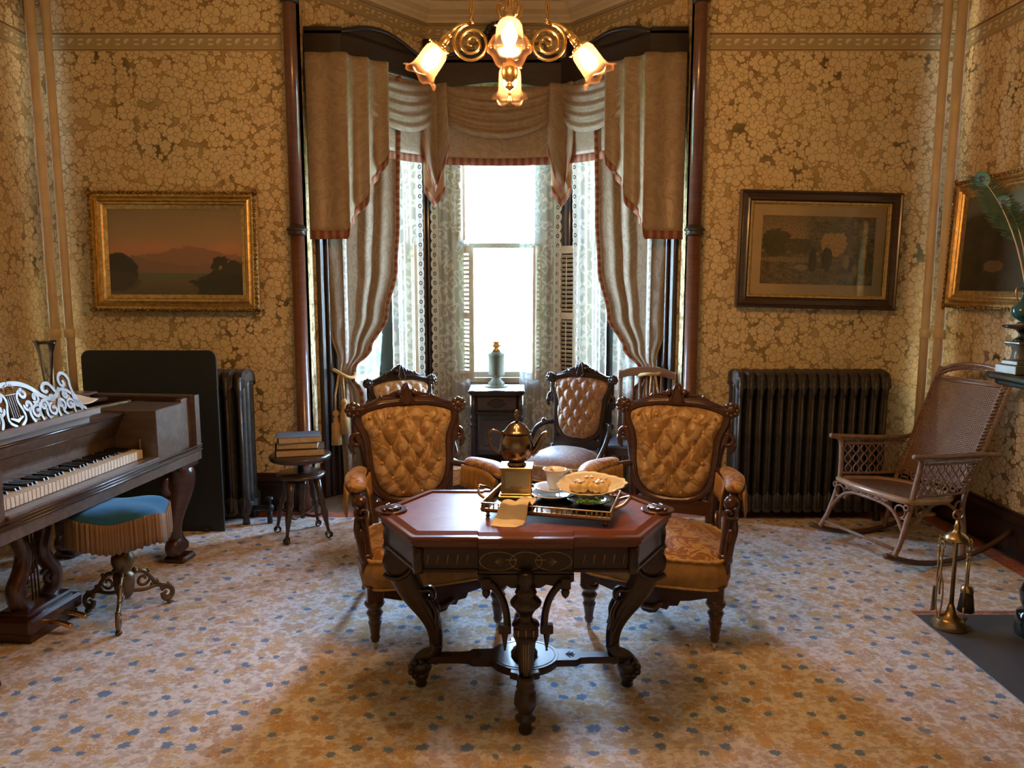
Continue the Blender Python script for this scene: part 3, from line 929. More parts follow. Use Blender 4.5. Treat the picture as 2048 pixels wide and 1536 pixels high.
def jabot(x, y, rz, label, w=.20, z1=2.24):
    t = thing('valance_jabot', label, 'valance', (x, y, 3.0), rz, 'pointed jabots at the corners of the bay')
    D = 3.0-z1
    def hem(s): return -D*(.74+.26*(1-abs(2*s-1))) if False else -D*(.60+.40*(1-abs(2*s-1)**1.1))
    def fold(s, v): return -.02-.045*abs(math.sin(PI*s*1.5+.3))*(.5+.5*v)-.02*math.cos(2*PI*s)
    def g(u, v):
        return ((u-.5)*w*(.9+.12*v), fold(u, v), hem(u)*v)
    MB().grid(g, 30, 20, (w, D)).build('front_pleat', M['valance'], t, solid=.004)
    def g2(u, v):
        return ((u-.5)*w*.8, fold(u, v)*.3+.012, -D*(1.0+.14*(1-abs(2*u-1)))*v)
    MB().grid(g2, 16, 14, (w, D)).build('back_pleat', M['lining'], t, solid=.004)
    band(lambda s: (Vector(g(s, 1)), Vector((0, -1, 0))), 'fringe', t, L=w*1.5)
    band(lambda s: (Vector(g2(s, 1)), Vector((0, -1, 0))), 'fringe', t, L=w)
jabot(-.585, 5.955, R(14), 'pointed satin jabot left of the centre window swag')
jabot(.375, 5.955, R(-14), 'pointed satin jabot right of the centre window swag')

def tail(side, label):
    x0 = -1.355 if side < 0 else 1.145
    t = thing('valance_tail', label, 'valance', (x0, 5.272, 3.03), 0, 'long cascading end tails of the valance')
    W = .50
    def plan(s):
        # flat end panel, then cascade turning along the diagonal
        if s < .42: return s/.42*.235, 0.0
        k = (s-.42)/.58
        return .235+k*.27, k*.26
    def g(u, v):
        px, py = plan(u)
        if u < .42:
            h = 1.17 - .01*u; z = -h*v; py -= .012+.008*math.sin(u*20)
        else:
            k = (u-.42)/.58
            st = math.floor(k*3.999)/4
            h = 1.17-.60*(k*.75+.25*st)
            py += -.02-.036*math.sin(k*PI*4.6)*(.35+.65*v)
            px += .02*math.sin(k*PI*4.6+1)
            z = -h*v
        return (-side*px if side > 0 else px, py, z)
    MB().grid(g, 64, 24, (W*1.2, 1.1), flip=side > 0).build('tail_panel', M['valance'], t, solid=.004)
    band(lambda s: (Vector(g(s, 1)), Vector((0, -1, 0))), 'fringe', t, s1=.42, L=.24, off=.006)
    band(lambda s: (Vector(g(s, 1)), Vector((0, -1, 0))), 'fringe', t, s0=.42, L=.7, n=60)
tail(-1, 'long satin end tail of the valance beside the left column')
tail(1, 'long satin end tail of the valance beside the right column')

# side drapes, gathered by a tie-back
def drape(side, label):
    t = thing('curtain', label, 'curtain', (0, 0, 0), 0, 'tan satin side drapes of the bay')
    s = side
    cx = -.105
    # edges (distance from bay centre) as a function of height: outer, inner
    outer = [(0, 1.12), (.8, 1.14), (.88, 1.135), (.95, 1.13), (1.2, 1.19), (1.9, 1.25), (3.0, 1.26)]
    inner = [(0, .86), (.75, .99), (.86, 1.04), (.93, 1.03), (1.06, .93), (1.30, .815), (1.65, .745), (2.0, .725), (3.0, .70)]
    NF = 4.6
    def g(u, v):
        z = v*2.98+.004
        o = interp(outer, z); i_ = interp(inner, z)
        d = lerp(o, i_, u)
        wfac = (o-i_)/.5
        amp = .013*min(1.0, .35+wfac*.9)*(.55+.45*math.sin(u*11.0+.4))*(1-.45*max(0, 1-abs(z-.9)/.25))
        y = 5.44 + (1.26-d)*.42*min(1, .4+wfac) + amp*math.sin(u*2*PI*NF/1.0+.8*math.sin(z*1.7)) 
        if .82 < z < .98: y -= .02
        return (cx + s*d, y, z)
    MB().grid(g, 110, 70, (1.3, 3.0), flip=s < 0).build('drape', M['drape'], t, solid=.003)
    def edge(u, v):
        p = Vector(g(1.0, u))
        return tuple(p + Vector((-s*.028*v + s*.006, -.006, .004*math.sin(u*260))))
    MB().grid(edge, 160, 2, (3, .03)).build('edge_fringe', M['band'], t, label='rust fringed inner edge', solid=.004)
    tb = thing('curtain_tieback', ('left' if s < 0 else 'right') + ' drape tie-back cord with hanging tassels, tan', 'tie-back', (cx+s*1.085, 5.44, .905), 0, 'tie-back cords of the side drapes')
    loop = [(.075*math.cos(a), .085*math.sin(a)-.01, .012*math.sin(a*2)+.02*math.cos(a)*s) for a in [2*PI*k/28 for k in range(28)]]
    MB().tube(loop, .012, 8, closed=True).build('cord', M['gold_trim'], tb)
    hk = MB()
    hk.tube([(s*.07, .02, .005), (s*.11, .05, .02), (s*.13, .09, .03)], .008, 8)
    hk.build('hook_cord', M['gold_trim'], tb)
    for dx, dz in ((-.012, -.22), (.05, -.30)):
        tx = s*dx
        tm = MB().tube([(tx*.4, -.095, 0), (tx, -.10, dz*.5), (tx, -.095, dz+.05)], .007, 8)
        tm.lathe([(.006, .05), (.022, .03), (.024, .015), (.012, .0), (.020, -.02), (.018, -.035), (.030, -.05), (.036, -.20), (.0, -.20)][::-1], (tx, -.095, dz), 14, lobes=14, lob=.06)
        tm.build('tassel', M['gold_trim'], tb)
drape(-1, 'tan damask drape tied back at the left of the bay')
drape(1, 'tan damask drape tied back at the right of the bay')

# lace panels: u=0 at the scalloped edge
def lacep(i, u0, u1, z0, z1, name, label, mat, scal, off=.115, fold=.02, nf=5, pull=0.0):
    a, b, d, n, L = seg(i)
    mid = (a+b)/2
    def g(u, v):
        uu = lerp(u0, u1, u)
        z = lerp(z0, z1, v)
        uu += pull*(1-v)**1.5*(1-u)
        o = off + fold*math.sin(u*2*PI*nf+.6*math.sin(v*4))*(.4+.6*u)
        p = mid + d*uu + n*o
        return (p.x, p.y, z)
    W = abs(u1-u0)
    ob = MB().grid(g, 48, 24, (W*1.35, z1-z0)).build(name, mat)
    tag(ob, label, 'lace curtain', 'lace panels of the bay windows')
lacep(2, -.545, -.235, .02, 2.9, 'lace_curtain', 'scalloped lace panel left of the centre window', M['lace'], 1, .115)
lacep(2, .50, .165, .02, 2.9, 'lace_curtain', 'scalloped lace panel right of the centre window', M['lace'], 1, .115)
lacep(2, -.36, -.17, 1.86, 2.9, 'net_curtain', 'pale net strip on the upper left of the centre window', M['sheer'], 0, -.005, .012, 3)
lacep(2, .36, .185, 1.86, 2.9, 'net_curtain', 'pale net strip on the upper right of the centre window', M['sheer'], 0, -.005, .012, 3)
lacep(1, .40, .05, .02, 2.9, 'lace_curtain', 'lace panel on the inner half of the left side window', M['lace_side'], 1, .115)
lacep(1, -.42, -.10, .02, 2.9, 'net_curtain', 'sheer net panel hanging behind the left drape', M['sheer_side'], 0, .115, .02, 4)
lacep(3, -.44, -.02, .02, 2.9, 'lace_curtain', 'lace panel with eyelet edge on the right side window', M['lace_side'], 1, .115, pull=.12)
lacep(3, .42, .06, .02, 2.9, 'net_curtain', 'sheer net panel hanging behind the right drape', M['sheer_side'], 0, .115, .02, 4)

# louvred shutters
def shutter(i, u, ang, z0, z1, wd, label, sgn, off=.02):
    a, b, d, n, L = seg(i)
    p = (a+b)/2 + d*u + n*off
    base = math.atan2(d.y, d.x)
    t = thing('window_shutter', label, 'shutter', (p.x, p.y, 0), base + R(ang), 'cream louvred shutters')
    W = wd*sgn
    fr = MB()
    for x in (.018, wd-.018): fr.box((x*sgn, 0, (z0+z1)/2), (.036, .024, z1-z0))
    zm = lerp(z0, z1, .48)
    for z, h in ((z0+.035, .07), (zm, .055), (z1-.03, .06)): fr.box((W/2, 0, z), (wd-.06, .022, h))
    fr.build('stile_frame', M['shutter'], t, bevel=.002)
    for zz0, zz1 in ((z0+.075, zm-.03), (zm+.03, z1-.065)):
        sl = MB(); nn = int((zz1-zz0)/.033)
        for k in range(nn):
            z = zz0+(k+.5)*(zz1-zz0)/nn
            q = MB().box((0, 0, 0), (wd-.072, .030, .005))
            sl.put(q, T(W/2, 0, z) @ RX(-38))
        sl.tube([(W/2, -.018, zz0+.02), (W/2, -.018, zz1-.02)], .004, 6)
        sl.build('louvres', M['shutter'], t)
shutter(2, -.365, -38, .76, 1.83, .20, 'cream louvred shutter at the left of the centre window', 1)
shutter(2, .36, 66, .76, 1.83, .20, 'cream louvred shutter edge at the right of the centre window', -1)
shutter(3, -.40, 16, .76, 1.83, .19, 'open cream louvred shutter seen flat beside the right side window', -1, .075)
shutter(1, .40, 46, .76, 1.83, .20, 'cream louvred shutter seen edge-on in the left side window', -1)
shutter(2, -.365, -62, 1.87, 2.76, .20, 'upper cream shutter folded at the left of the centre window', 1)
# ------------------------------------------------------------------ victorian parlour chairs
def ring_mesh(out, c, fy, nr=14, power=6.0):
    """cushion over a closed outline in (x,z); fy(x,z,r)-> y"""
    n = len(out)
    vs = [(c[0], fy(c[0], c[1], 0), c[1])]; fs = []
    for j in range(1, nr+1):
        r = (j/nr)
        for p in out:
            x = c[0]+(p[0]-c[0])*r; z = c[1]+(p[1]-c[1])*r
            vs.append((x, fy(x, z, r), z))
    for k in range(n): fs.append((0, 1+k, 1+(k+1) % n))
    for j in range(nr-1):
        for k in range(n):
            a = 1+j*n+k; b = 1+j*n+(k+1) % n
            fs.append((a, a+n, b+n, b))
    return MB().add(vs, fs, True)
def resample(pts, n):
    pts = [Vector((p[0], p[1])) for p in pts]; pts.append(pts[0])
    cum = [0]
    for i in range(1, len(pts)): cum.append(cum[-1]+(pts[i]-pts[i-1]).length)
    out = []; j = 0
    for k in range(n):
        d = cum[-1]*k/n
        while cum[j+1] < d: j += 1
        t = (d-cum[j])/max(1e-9, cum[j+1]-cum[j])
        p = pts[j].lerp(pts[j+1], t); out.append((p.x, p.y))
    return out
def mirror_closed(right):
    """right half outline from bottom centre up to top centre -> closed"""
    return right + [(-x, z) for x, z in reversed(right) if abs(x) > 1e-6]

def tufted(out, c, sx, sz, z0, depth, tuft):
    """upholstered panel facing -y with diamond buttoning"""
    def fy(x, z, r):
        p = x/sx+(z-z0)/sz; q = x/sx-(z-z0)/sz
        t = (abs(math.sin(PI*p))*abs(math.sin(PI*q)))**.5
        e = max(0.0, 1-r**5)**.5
        dome = math.cos(min(1, r)*PI/2)*.4+.6
        return -e*(depth*dome*.55+tuft*(.2+.8*t))
    return ring_mesh(resample(out, 120), c, fy, 44)
TURNED = [(.016, .0), (.018, .012), (.022, .02), (.018, .03), (.026, .085), (.030, .098), (.024, .106), (.029, .13), (.036, .142), (.030, .154), (.026, .162), (.036, .175), (.044, .19), (.036, .204), (.028, .212)]
def carved_knob(x, y, z, r):
    mb = MB().sph((x, y, z), (r, r*.95, r), 16, 10)
    for k in range(8):
        a = 2*PI*k/8
        mb.sph((x+r*.75*math.cos(a), y-r*.35, z+r*.75*math.sin(a)), (r*.42, r*.5, r*.42), 8, 6)
    mb.sph((x, y-r*.8, z), (r*.38, r*.4, r*.38), 8, 6)
    return mb

def parlour_chair(label, loc, rz, group, big=True, fabric='gold_back', seatfab='gold_velvet'):
    t = thing('parlour_armchair' if big else 'parlour_chair', label, 'armchair' if big else 'chair', loc, rz, group)
    W = Mx = M['mahogany'] if big else M['rosewood']
    k = 1.0 if big else .86
    fw, rw, dp = (.31, .215, .53) if big else (.235, .185, .44)
    zs0, zs1 = (.265, .395) if big else (.30, .40)
    # ---- legs
    for s in (-1, 1):
        lg = MB()
        sc = 1.0 if big else .95
        lg.lathe([(r*sc, .035+z*(zs0-.075)/.212) for r, z in TURNED], (s*(fw-.035), .035, 0), 18)
        lg.box((s*(fw-.035), .035, (zs0-.045+zs0+.02)/2), (.068, .068, .072), 0, .004)
        L = lg.build('front_leg', W, t)
        cs = MB()
        for q in (-1, 1):
            cs.lathe([(.016, -.006), (.018, -.003), (.018, .003), (.016, .006)], (s*(fw-.035)+.0, .035, .0185), 12, RY(90))
        cs.build('caster', M['white_caster'], L, label='small white caster')
        rl = MB()
        rl.tube([(s*(rw), dp+.14, .012), (s*rw, dp+.06, .16), (s*rw, dp, .30), (s*rw, dp+.005, .45)], [.017, .020, .024, .022], 4, up=(0, 1, 0))
        rl.build('rear_leg', W, t)
    # ---- seat rail with carved drop
    ap = MB()
    half = [(0, zs0-.135 if big else zs0-.075), (.03, zs0-.128), (.045, zs0-.105), (.075, zs0-.11), (.085, zs0-.09), (.12, zs0-.085), (.13, zs0-.062), (.17, zs0-.055), (fw-.075, zs0-.035), (fw-.04, zs0-.035)]
    if not big: half = [(x*.75, zs0-(zs0-z)*.75) for x, z in half[:-2]] + [(fw-.06, zs0-.03)]
    outl = [(-x, z) for x, z in reversed(half)] + half[1:] + [(fw-.04, zs0+.02), (-fw+.04, zs0+.02)]
    ap.prism(outl, .005, .04, None, .003)
    ap.tube([(-.06, 0.0, zs0-.075), (-.02, -.004, zs0-.10), (.02, -.004, zs0-.10), (.06, 0, zs0-.075)], .012, 6)
    for s in (-1, 1):
        ap.prism([(0, 0), (dp-.03, 0), (dp-.03, .055), (0, .055)], -.012, .012, T(s*(fw-.03), .06, zs0-.04) @ RZ(90 + s*math.degrees(math.atan2(fw-rw-.01, dp))))
    ap.box((0, dp-.01, zs0-.01), (2*rw, .03, .06))
    ap.build('seat_rail', W, t)
    # ---- seat
    def plan(u):                       # closed seat outline (x,y)
        pass
    fo = [(-fw, .0), (-fw*.5, -.03), (0, -.04), (fw*.5, -.03), (fw, .0), (fw*.985, dp*.3), (rw+.02, dp*.98), (-rw-.02, dp*.98), (-fw*.985, dp*.3)]
    fo = resample(smooth(fo, 2, True), 144)
    cx, cy = 0, dp*.45
    band_ = MB()
    nb = len(fo)
    vs = []; fs = []
    for j in range(9):
        v = j/8
        for q, (x, y) in enumerate(fo):
            pleat = (.030*abs(math.sin(q*PI/3)) if big else .008*abs(math.sin(q*PI/6)))
            o = 1.0+ (math.sin(v*PI)*.03 + pleat*math.sin(v*PI))*1.2
            vs.append((cx+(x-cx)*o, cy+(y-cy)*o, lerp(zs0+.01, zs1, v)))
    for j in range(8):
        for q in range(nb):
            q2 = (q+1) % nb
            fs.append((j*nb+q, j*nb+q2, j*nb+nb+q2, j*nb+nb+q))
    band_.add(vs, fs, True)
    band_.build('seat_border', M['gold_plain'] if big else M[seatfab], t, label='pleated seat border')
    top = MB(); vs = [(cx, cy, zs1+(.062 if big else .085))]; fs = []
    NR = 14
    for j in range(1, NR+1):
        r = j/NR
        for x, y in fo:
            vs.append((cx+(x-cx)*r*1.005, cy+(y-cy)*r*1.005, zs1+(.062 if big else .085)*max(0, 1-r**2.4)**.75))
    for q in range(nb): fs.append((0, 1+q, 1+(q+1) % nb))
    for j in range(NR-1):
        for q in range(nb):
            a = 1+j*nb+q; b = 1+j*nb+(q+1) % nb
            fs.append((a, a+nb, b+nb, b))
    top.add(vs, fs, True)
    sc_ = top.build('seat_cushion', M[seatfab], t)
    pp = MB().tube([(cx+(x-cx)*1.01, cy+(y-cy)*1.01, zs1+.002+.0025*math.sin(q*1.9)) for q, (x, y) in enumerate(fo)], .0075, 6, closed=True)
    pp.build('piping', M['gold_trim'], sc_, label='twisted cord piping')
    p2 = MB().tube([(x*1.012, cy+(y-cy)*1.012, zs0+.012) for x, y in fo], .006, 6, closed=True)
    p2.build('gimp_trim', M['gold_trim'], sc_)
    # ---- back, built upright then tilted
    B = T(0, dp-.02, .40) @ RX(-11 if big else -9) @ T(0, 0, -.40)
    h = (lambda x, z: (x*k, .40+(z-.40)*(1.0 if big else .93)))
    right = [(0, .505), (.07, .508), (.125, .53), (.165, .575), (.182, .64), (.187, .72), (.190, .79), (.205, .835), (.225, .87), (.228, .905), (.222, .925), (.17, .945), (.09, .957), (0, .961)]
    right = [h(*p) for p in right]
    outl = smooth(mirror_closed(right), 2, True)
    cz = .40+(.73-.40)*(1.0 if big else .93)
    sx, sz, z0 = (.093, .148, .905) if big else (.078, .125, .86)
    up = tufted(outl, (0, cz), sx, sz, z0, .055, .034)
    up.xf(B @ T(0, .0, 0))
    bk = up.build('back_upholstery', M[fabric], t)
    bt = bpy.data.objects.new('x', None)
    holder = MB()
    # buttons share one mesh
    first = None
    def inside(x, z):
        s_ = False; n = len(outl)
        for i in range(n):
            (x1, z1), (x2, z2) = outl[i], outl[(i+1) % n]
            if (z1 > z) != (z2 > z) and x < (x2-x1)*(z-z1)/(z2-z1)+x1: s_ = not s_
        return s_
    for i in range(-6, 7):
        for j in range(-8, 9):
            if (i+j) % 2: continue
            x = i*sx/2; z = z0+j*sz/2
            if all(inside(x+dx, z+dz) for dx, dz in ((0, 0), (.028, 0), (-.028, 0), (0, .022), (0, -.022))):
                if first is None:
                    first = MB().sph((0, 0, 0), (.008, .006, .008), 8, 5).build('button', M['gold_trim'], bk); o = first
                else:
                    o = first.copy(); COL.objects.link(o); o.parent = bk
                o.location = B @ Vector((x, -.034, z))
    # frame round the upholstery
    fr = MB()
    ro = resample(outl, 90)
    fr.tube([B @ Vector((x*1.07, .0, cz+(z-cz)*1.05)) for x, z in ro], .026*k, 8, closed=True, flat=.8)
    fr.tube([B @ Vector((x*1.015, -.016, cz+(z-cz)*1.012)) for x, z in ro], .006, 6, closed=True)
    # back panel
    fr.prism([(x*1.05, cz+(z-cz)*1.04) for x, z in ro], .012, .03, B)
    # side posts with scroll ears
    for s in (-1, 1):
        post = [(s*.185, .40), (s*.188, .52), (s*.20, .66), (s*.216, .78), (s*.24, .80), (s*.247, .84), (s*.243, .93)]
        post = [h(*p) for p in post]
        fr.tube([B @ Vector((x, .005, z)) for x, z in smooth(post, 2)], .023*k, 6, up=B.to_3x3() @ Vector((0, 1, 0)))
        sp = spiral(s*.248, .80, .012, .034, 90, 90+s*400, 22)
        sp = [h(*p) for p in sp]
        fr.tube([B @ Vector((x, -.004, z)) for x, z in sp], .013*k, 6)
        dr = [(s*.268, .80), (s*.278, .775), (s*.272, .75), (s*.262, .735)]
        fr.tube([B @ Vector((h(*p)[0], .0, h(*p)[1])) for p in dr], [.016, .016, .012, .008], 6)
    # arched top rail
    tr = [(0, 1.0), (.05, 1.0), (.115, .998), (.125, 1.012), (.137, .999), (.165, .985), (.21, .968), (.245, .963), (.245, .925), (.222, .922), (.17, .944), (.09, .957), (0, .961)]
    tr = [h(*p) for p in tr]
    fr.prism(tr + [(-x, z) for x, z in reversed(tr) if abs(x) > 1e-6], -.022, .022, B, .006)
    fr.tube([B @ Vector((h(x, z)[0], -.02, h(x, z)[1])) for x, z in ((-.21, .955), (-.12, .978), (0, .984), (.12, .978), (.21, .955))], .007, 6)
    fr.box(tuple(B @ Vector((0, 0, .47))), (2*.19*k, .03, .07))
    fr.build('back_frame', W, t)
    # crest
    cr = MB()
    body = [(0, .955), (.03, .958), (.042, .973), (.034, .99), (.022, 1.004), (.032, 1.015), (.046, 1.012), (.050, 1.024), (.040, 1.034), (.022, 1.034), (.02, 1.048), (.010, 1.062), (0, 1.066)]
    body = [(x*(1 if big else 1.05), z) for x, z in body]
    bb = [h(*p) for p in body]
    cr.prism(bb + [(-x, z) for x, z in reversed(bb) if x > 1e-6], -.034, .016, B, .008)
    wing = [(.03, 1.0), (.115, 1.001), (.113, 1.010), (.085, 1.014), (.06, 1.026), (.03, 1.032)]
    if not big: wing = [(.02, 1.0), (.11, .998), (.105, 1.012), (.09, 1.02), (.082, 1.018), (.07, 1.03), (.06, 1.026), (.05, 1.04), (.03, 1.05), (.02, 1.055)]
    for s in (-1, 1):
        cr.prism([h(s*x, z) for x, z in wing], -.014, .014, B, .004)
        cr.sph(tuple(B @ Vector((h(s*.036, 1.018)[0], -.028, h(s*.036, 1.018)[1]))), .016*k, 10, 7)
        cr.tube([B @ Vector((h(s*x, z)[0], -.036, h(s*x, z)[1])) for x, z in ((.005, 1.055), (.014, 1.03), (.02, 1.0), (.03, .978), (.012, .962))], .005, 6)
    cr.build('crest', W, t)
    for s in (-1, 1):
        x, z = h(s*.262, .945)
        q = carved_knob(0, 0, 0, .035*k)
        MB().put(q, B @ T(x, -.004, z)).build('carved_finial', W, t)
    # ---- arms
    for s in (-1, 1):
        if big:
            wood_ = MB()
            p = [(s*.205, dp+.03, .655), (s*.27, dp-.10, .665), (s*.315, dp-.28, .672), (s*.325, .115, .665), (s*.32, .075, .645)]
            wood_.tube(smooth(p, 2), .019, 8, flat=.8)
            post = [(s*.32, .075, .655), (s*.318, .060, .60), (s*.312, .075, .54), (s*.306, .068, .47), (s*.30, .055, .40), (s*.297, .05, .36)]
            wood_.tube(smooth(post, 2), [.030]*2+[.026]*3+[.021]*5+[.025]*3+[.030]*200 if False else .025, 10, flat=1.15)
            wood_.sph((s*.32, .066, .635), (.034, .036, .034), 14, 9)
            wood_.tube([(s*(.318+x), .03, .60+z) for x, z in spiral(0, 0, .006, .03, 0, 420, 18)], .009, 6)
            wood_.tube(smooth([(s*.335, .045, .58), (s*.345, .03, .53), (s*.33, .03, .47), (s*.325, .025, .42), (s*.31, .02, .39)], 2), .012, 8)
            wood_.sph((s*.325, .035, .50), (.016, .016, .035), 10, 7)
            wood_.sph((s*.300, .055, .395), (.036, .036, .034), 12, 8)
            wood_.box((s*.298, .05, .365), (.06, .06, .05), 0, .006)
            am = wood_.build('arm', W, t)
            pad = MB()
            path = smooth([(s*.262, dp-.11, .69), (s*.312, dp-.28, .70), (s*.324, .16, .70), (s*.323, .085, .688)], 2)
            m_ = len(path)
            rs = [.045*min(1, .55+.45*math.sin(PI*min(1, (i+.6)/m_*1.02))) for i in range(m_)]
            pad.tube(path, rs, 14, flat=.62, up=(0, 0, 1))
            pad.build('arm_pad', M[seatfab], am, label='gold velvet arm pad')
            if True:
                fg = MB()
                for side in (-1, 1):
                    def g(u, v):
                        i = u*(m_-1); a = int(min(m_-2, math.floor(i))); q = i-a
                        P = Vector(path[a]).lerp(Vector(path[a+1]), q)
                        dd = (Vector(path[a+1])-Vector(path[a])).normalized(); nn = Vector((dd.y, -dd.x, 0)).normalized()
                        L = .10*(1-.35*u if False else 1)
                        pp_ = P + nn*side*(.043+.008*v+.003*math.sin(u*90)) + Vector((0, 0, -.012-L*v*(1+.05*math.sin(u*130))))
                        return tuple(pp_)
                    fg.grid(g, 70, 4, (.4, .1))
                def ge(u, v):
                    a = PI*(u-.5)
                    e = Vector(path[-1])
                    return (e.x+.043*math.sin(a), e.y-.03*math.cos(a)-.004*v, e.z-.012-.10*v)
                if s < 0 or s > 0: fg.build('arm_fringe', M['gold_plain'], am, label='long gold arm fringe', solid=.004)
        else:
            a_ = MB()
            p = [(s*.185, dp+.03, .60), (s*.235, dp-.03, .60), (s*.262, dp-.12, .575), (s*.262, dp-.19, .51), (s*.25, dp-.25, .45), (s*.235, dp-.26, .41)]
            a_.tube(smooth(p, 2), .017, 8)
            a_.sph((s*.24, dp-.03, .605), .024, 10, 7)
            a_.build('hip_arm', W, t)
    bpy.data.objects.remove(bt)
    return t

# front pair: origin = middle of the front seat edge on the carpet
A1 = parlour_chair('big gold tufted mahogany armchair left of the tea table', (-.31, 3.16, 0), R(20), 'gold parlour armchairs', True, 'gold_back', 'gold_velvet')
A2 = parlour_chair('big gold tufted mahogany armchair right of the tea table', (.59, 3.16, 0), R(-21), 'gold parlour armchairs', True, 'gold_back', 'gold_velvet')
M['beige_back'] = damask('beige_tufted', (.46, .33, .19), (.62, .48, .30), .5, .4, 8)
A3 = parlour_chair('smaller dark parlour chair with beige back, behind the left armchair', (-.47, 4.57, 0), R(32), 'small parlour chairs in the bay', False, 'beige_back', 'beige_back')
A4 = parlour_chair('smaller dark parlour chair with pinkish tufted back right of the lamp cabinet', (.245, 4.70, 0), R(-27), 'small parlour chairs in the bay', False, 'pink_damask', 'pink_damask')

# slat-back chair at the right of the bay
t = thing('slat_back_chair', 'plain wooden slat-back chair with dark leather seat under the right drape', 'chair', (.83, 5.02, -.01), R(-18))
for s in (-1, 1):
    MB().tube([(s*.19, 0, 0), (s*.19, 0, .44)], [.014, .020], 8).build('front_leg', M['walnut_dark'], t)
    MB().tube([(s*.19, .42, 0), (s*.19, .36, .44), (s*.19, .42, .93)], [.016, .02, .016], 4, up=(0, 1, 0)).build('back_post', M['oak'], t)
def seatp(u, v): return ((u-.5)*.44, -.02+v*.42, .45+.03*math.sin(PI*u)**.5*math.sin(PI*v)**.5)
MB().grid(seatp, 14, 14).build('seat_pad', M['leather_blue'], t, solid=.02)
MB().box((0, .18, .425), (.42, .40, .045), 0, .006).build('seat_frame', M['walnut_dark'], t)
tr = [(-.205, .87), (-.2, .92), (-.12, .952), (0, .963), (.12, .952), (.2, .92), (.205, .87), (.12, .892), (0, .90), (-.12, .892)]
MB().prism(tr, .40, .425, None, .005).build('top_rail', M['oak'], t)
first = None
for k in range(5):
    x = -.10+.05*k
    o = MB().tube([(x, .372, .46), (x, .395, .70), (x, .412, .90)], .011, 4, up=(0, 1, 0)).build('slat', M['oak'], t) if first is None else first.copy()
    if first is None: first = o
    else:
        COL.objects.link(o); o.parent = t; o.location = (.05*k, 0, 0)
for s in (-1, 1):
    MB().tube([(s*.19, .02, .17), (s*.19, .36, .17)], .009, 6).build('stretcher', M['walnut_dark'], t)
# ------------------------------------------------------------------ tea table
TX, TY, TZ = .047, 2.80, .70
tt = thing('tea_table', 'dark carved octagonal parlour table with a polished burl top in the room centre', 'table', (TX, TY, 0))
def plan_out(o):
    h = [(.16, -.315-o), (.165, -.30-o), (.385+o*.5, -.30-o), (.40+o*.6, -.28-o*.6), (.535+o, -.045), (.545+o, -.03)]
    q = h + [(x, -y) for x, y in reversed(h)]
    return q + [(-x, -y) for x, y in q]
def horiz(mb, out, z0, z1, bev=0):
    # prism lying flat: outline (x,y) -> use RX so that local y -> z
    mb.prism([(x, y) for x, y in out], -z1, -z0, RX(-90) @ S(1, 1, 1), bev)
def flat(mb, out, z0, z1, bev=0):
    Mx = Matrix(((1, 0, 0, 0), (0, 0, 1, 0), (0, -1, 0, 0), (0, 0, 0, 1)))   # (x,t,y) -> (x,y,-t)
    mb.prism([(x, y) for x, y in out], -z1, -z0, Mx, bev)
mb = MB()
flat(mb, plan_out(0), TZ-.022, TZ-.004, .004)
flat(mb, plan_out(-.010), TZ-.034, TZ-.022)
flat(mb, plan_out(-.022), TZ-.045, TZ-.034)
mb.build('table_edge', M['table_edge'], tt)
mb = MB(); flat(mb, plan_out(-.05), TZ-.010, TZ-.003)
mb.build('burl_top', M['tabletop_wood'], tt, label='reddish burl top panel')
mb = MB()
o1 = plan_out(-.022); o2 = plan_out(-.048)
n = len(o1)
for k in range(n):
    k2 = (k+1) % n
    mb.add([(*o1[k], TZ-.004), (*o1[k2], TZ-.004), (*o2[k2], TZ+.003), (*o2[k], TZ+.003), (*o2[k], TZ-.006), (*o2[k2], TZ-.006)], [(0, 1, 2, 3), (3, 2, 5, 4)], False)
mb.build('raised_border', M['table_edge'], tt)
for s in (-1, 1):
    fn = MB()
    flat(fn, [(s*(.50+.062*math.cos(R(a))), .058*math.sin(R(a))) for a in range(0, 360, 15)], TZ-.004, TZ+.006, .003)
    for k in range(7):
        a = R(-75+25*k)
        fn.tube([(s*.535, 0, TZ+.007), (s*(.535-.075*math.cos(a)), .048*math.sin(a), TZ+.009)], [.004, .007], 6)
    fn.build('fan_carving', M['mahogany'], tt)
ap = MB(); flat(ap, plan_out(-.035), TZ-.135, TZ-.045)
for q in (-.045,):
    flat(ap, plan_out(-.026), TZ-.138, TZ-.128, .002)
    flat(ap, plan_out(-.028), TZ-.056, TZ-.046, .002)
for sx in (-1, 1):
    for sy in (-1, 1):
        ap.lathe([(.020, TZ-.142), (.022, TZ-.12), (.018, TZ-.09), (.022, TZ-.05)], (sx*.368, sy*.262, 0), 12)
    ap.lathe([(.030, TZ-.15), (.038, TZ-.14), (.030, TZ-.125), (.034, TZ-.09), (.030, TZ-.06), (.038, TZ-.046)], (sx*.50, 0, 0), 16)
apo = ap.build('apron', M['rosewood'], tt)
class _Lines:
    def tube(q, *ar, **kw): MB().tube(*ar, **kw).build('gilt_line', M['gilt_line'], apo)
gl = _Lines()
for s in (-1, 1):
    for k in range(5):
        x = s*(.20+.034*k)
        gl.tube([(x-.003, -.2665, TZ-.112), (x+.003, -.2665, TZ-.078)], [.0006, .0016], 5)
    for q in (0, 1):
        for k in range(5):
            f = .15+.16*k
            x = lerp(.372, .50, f); y = lerp(-.262, -.02, f)
            gl.tube([(s*(x+.004), y-.004, TZ-.112), (s*(x+.004), y-.004, TZ-.078)], [.0006, .0015], 5)
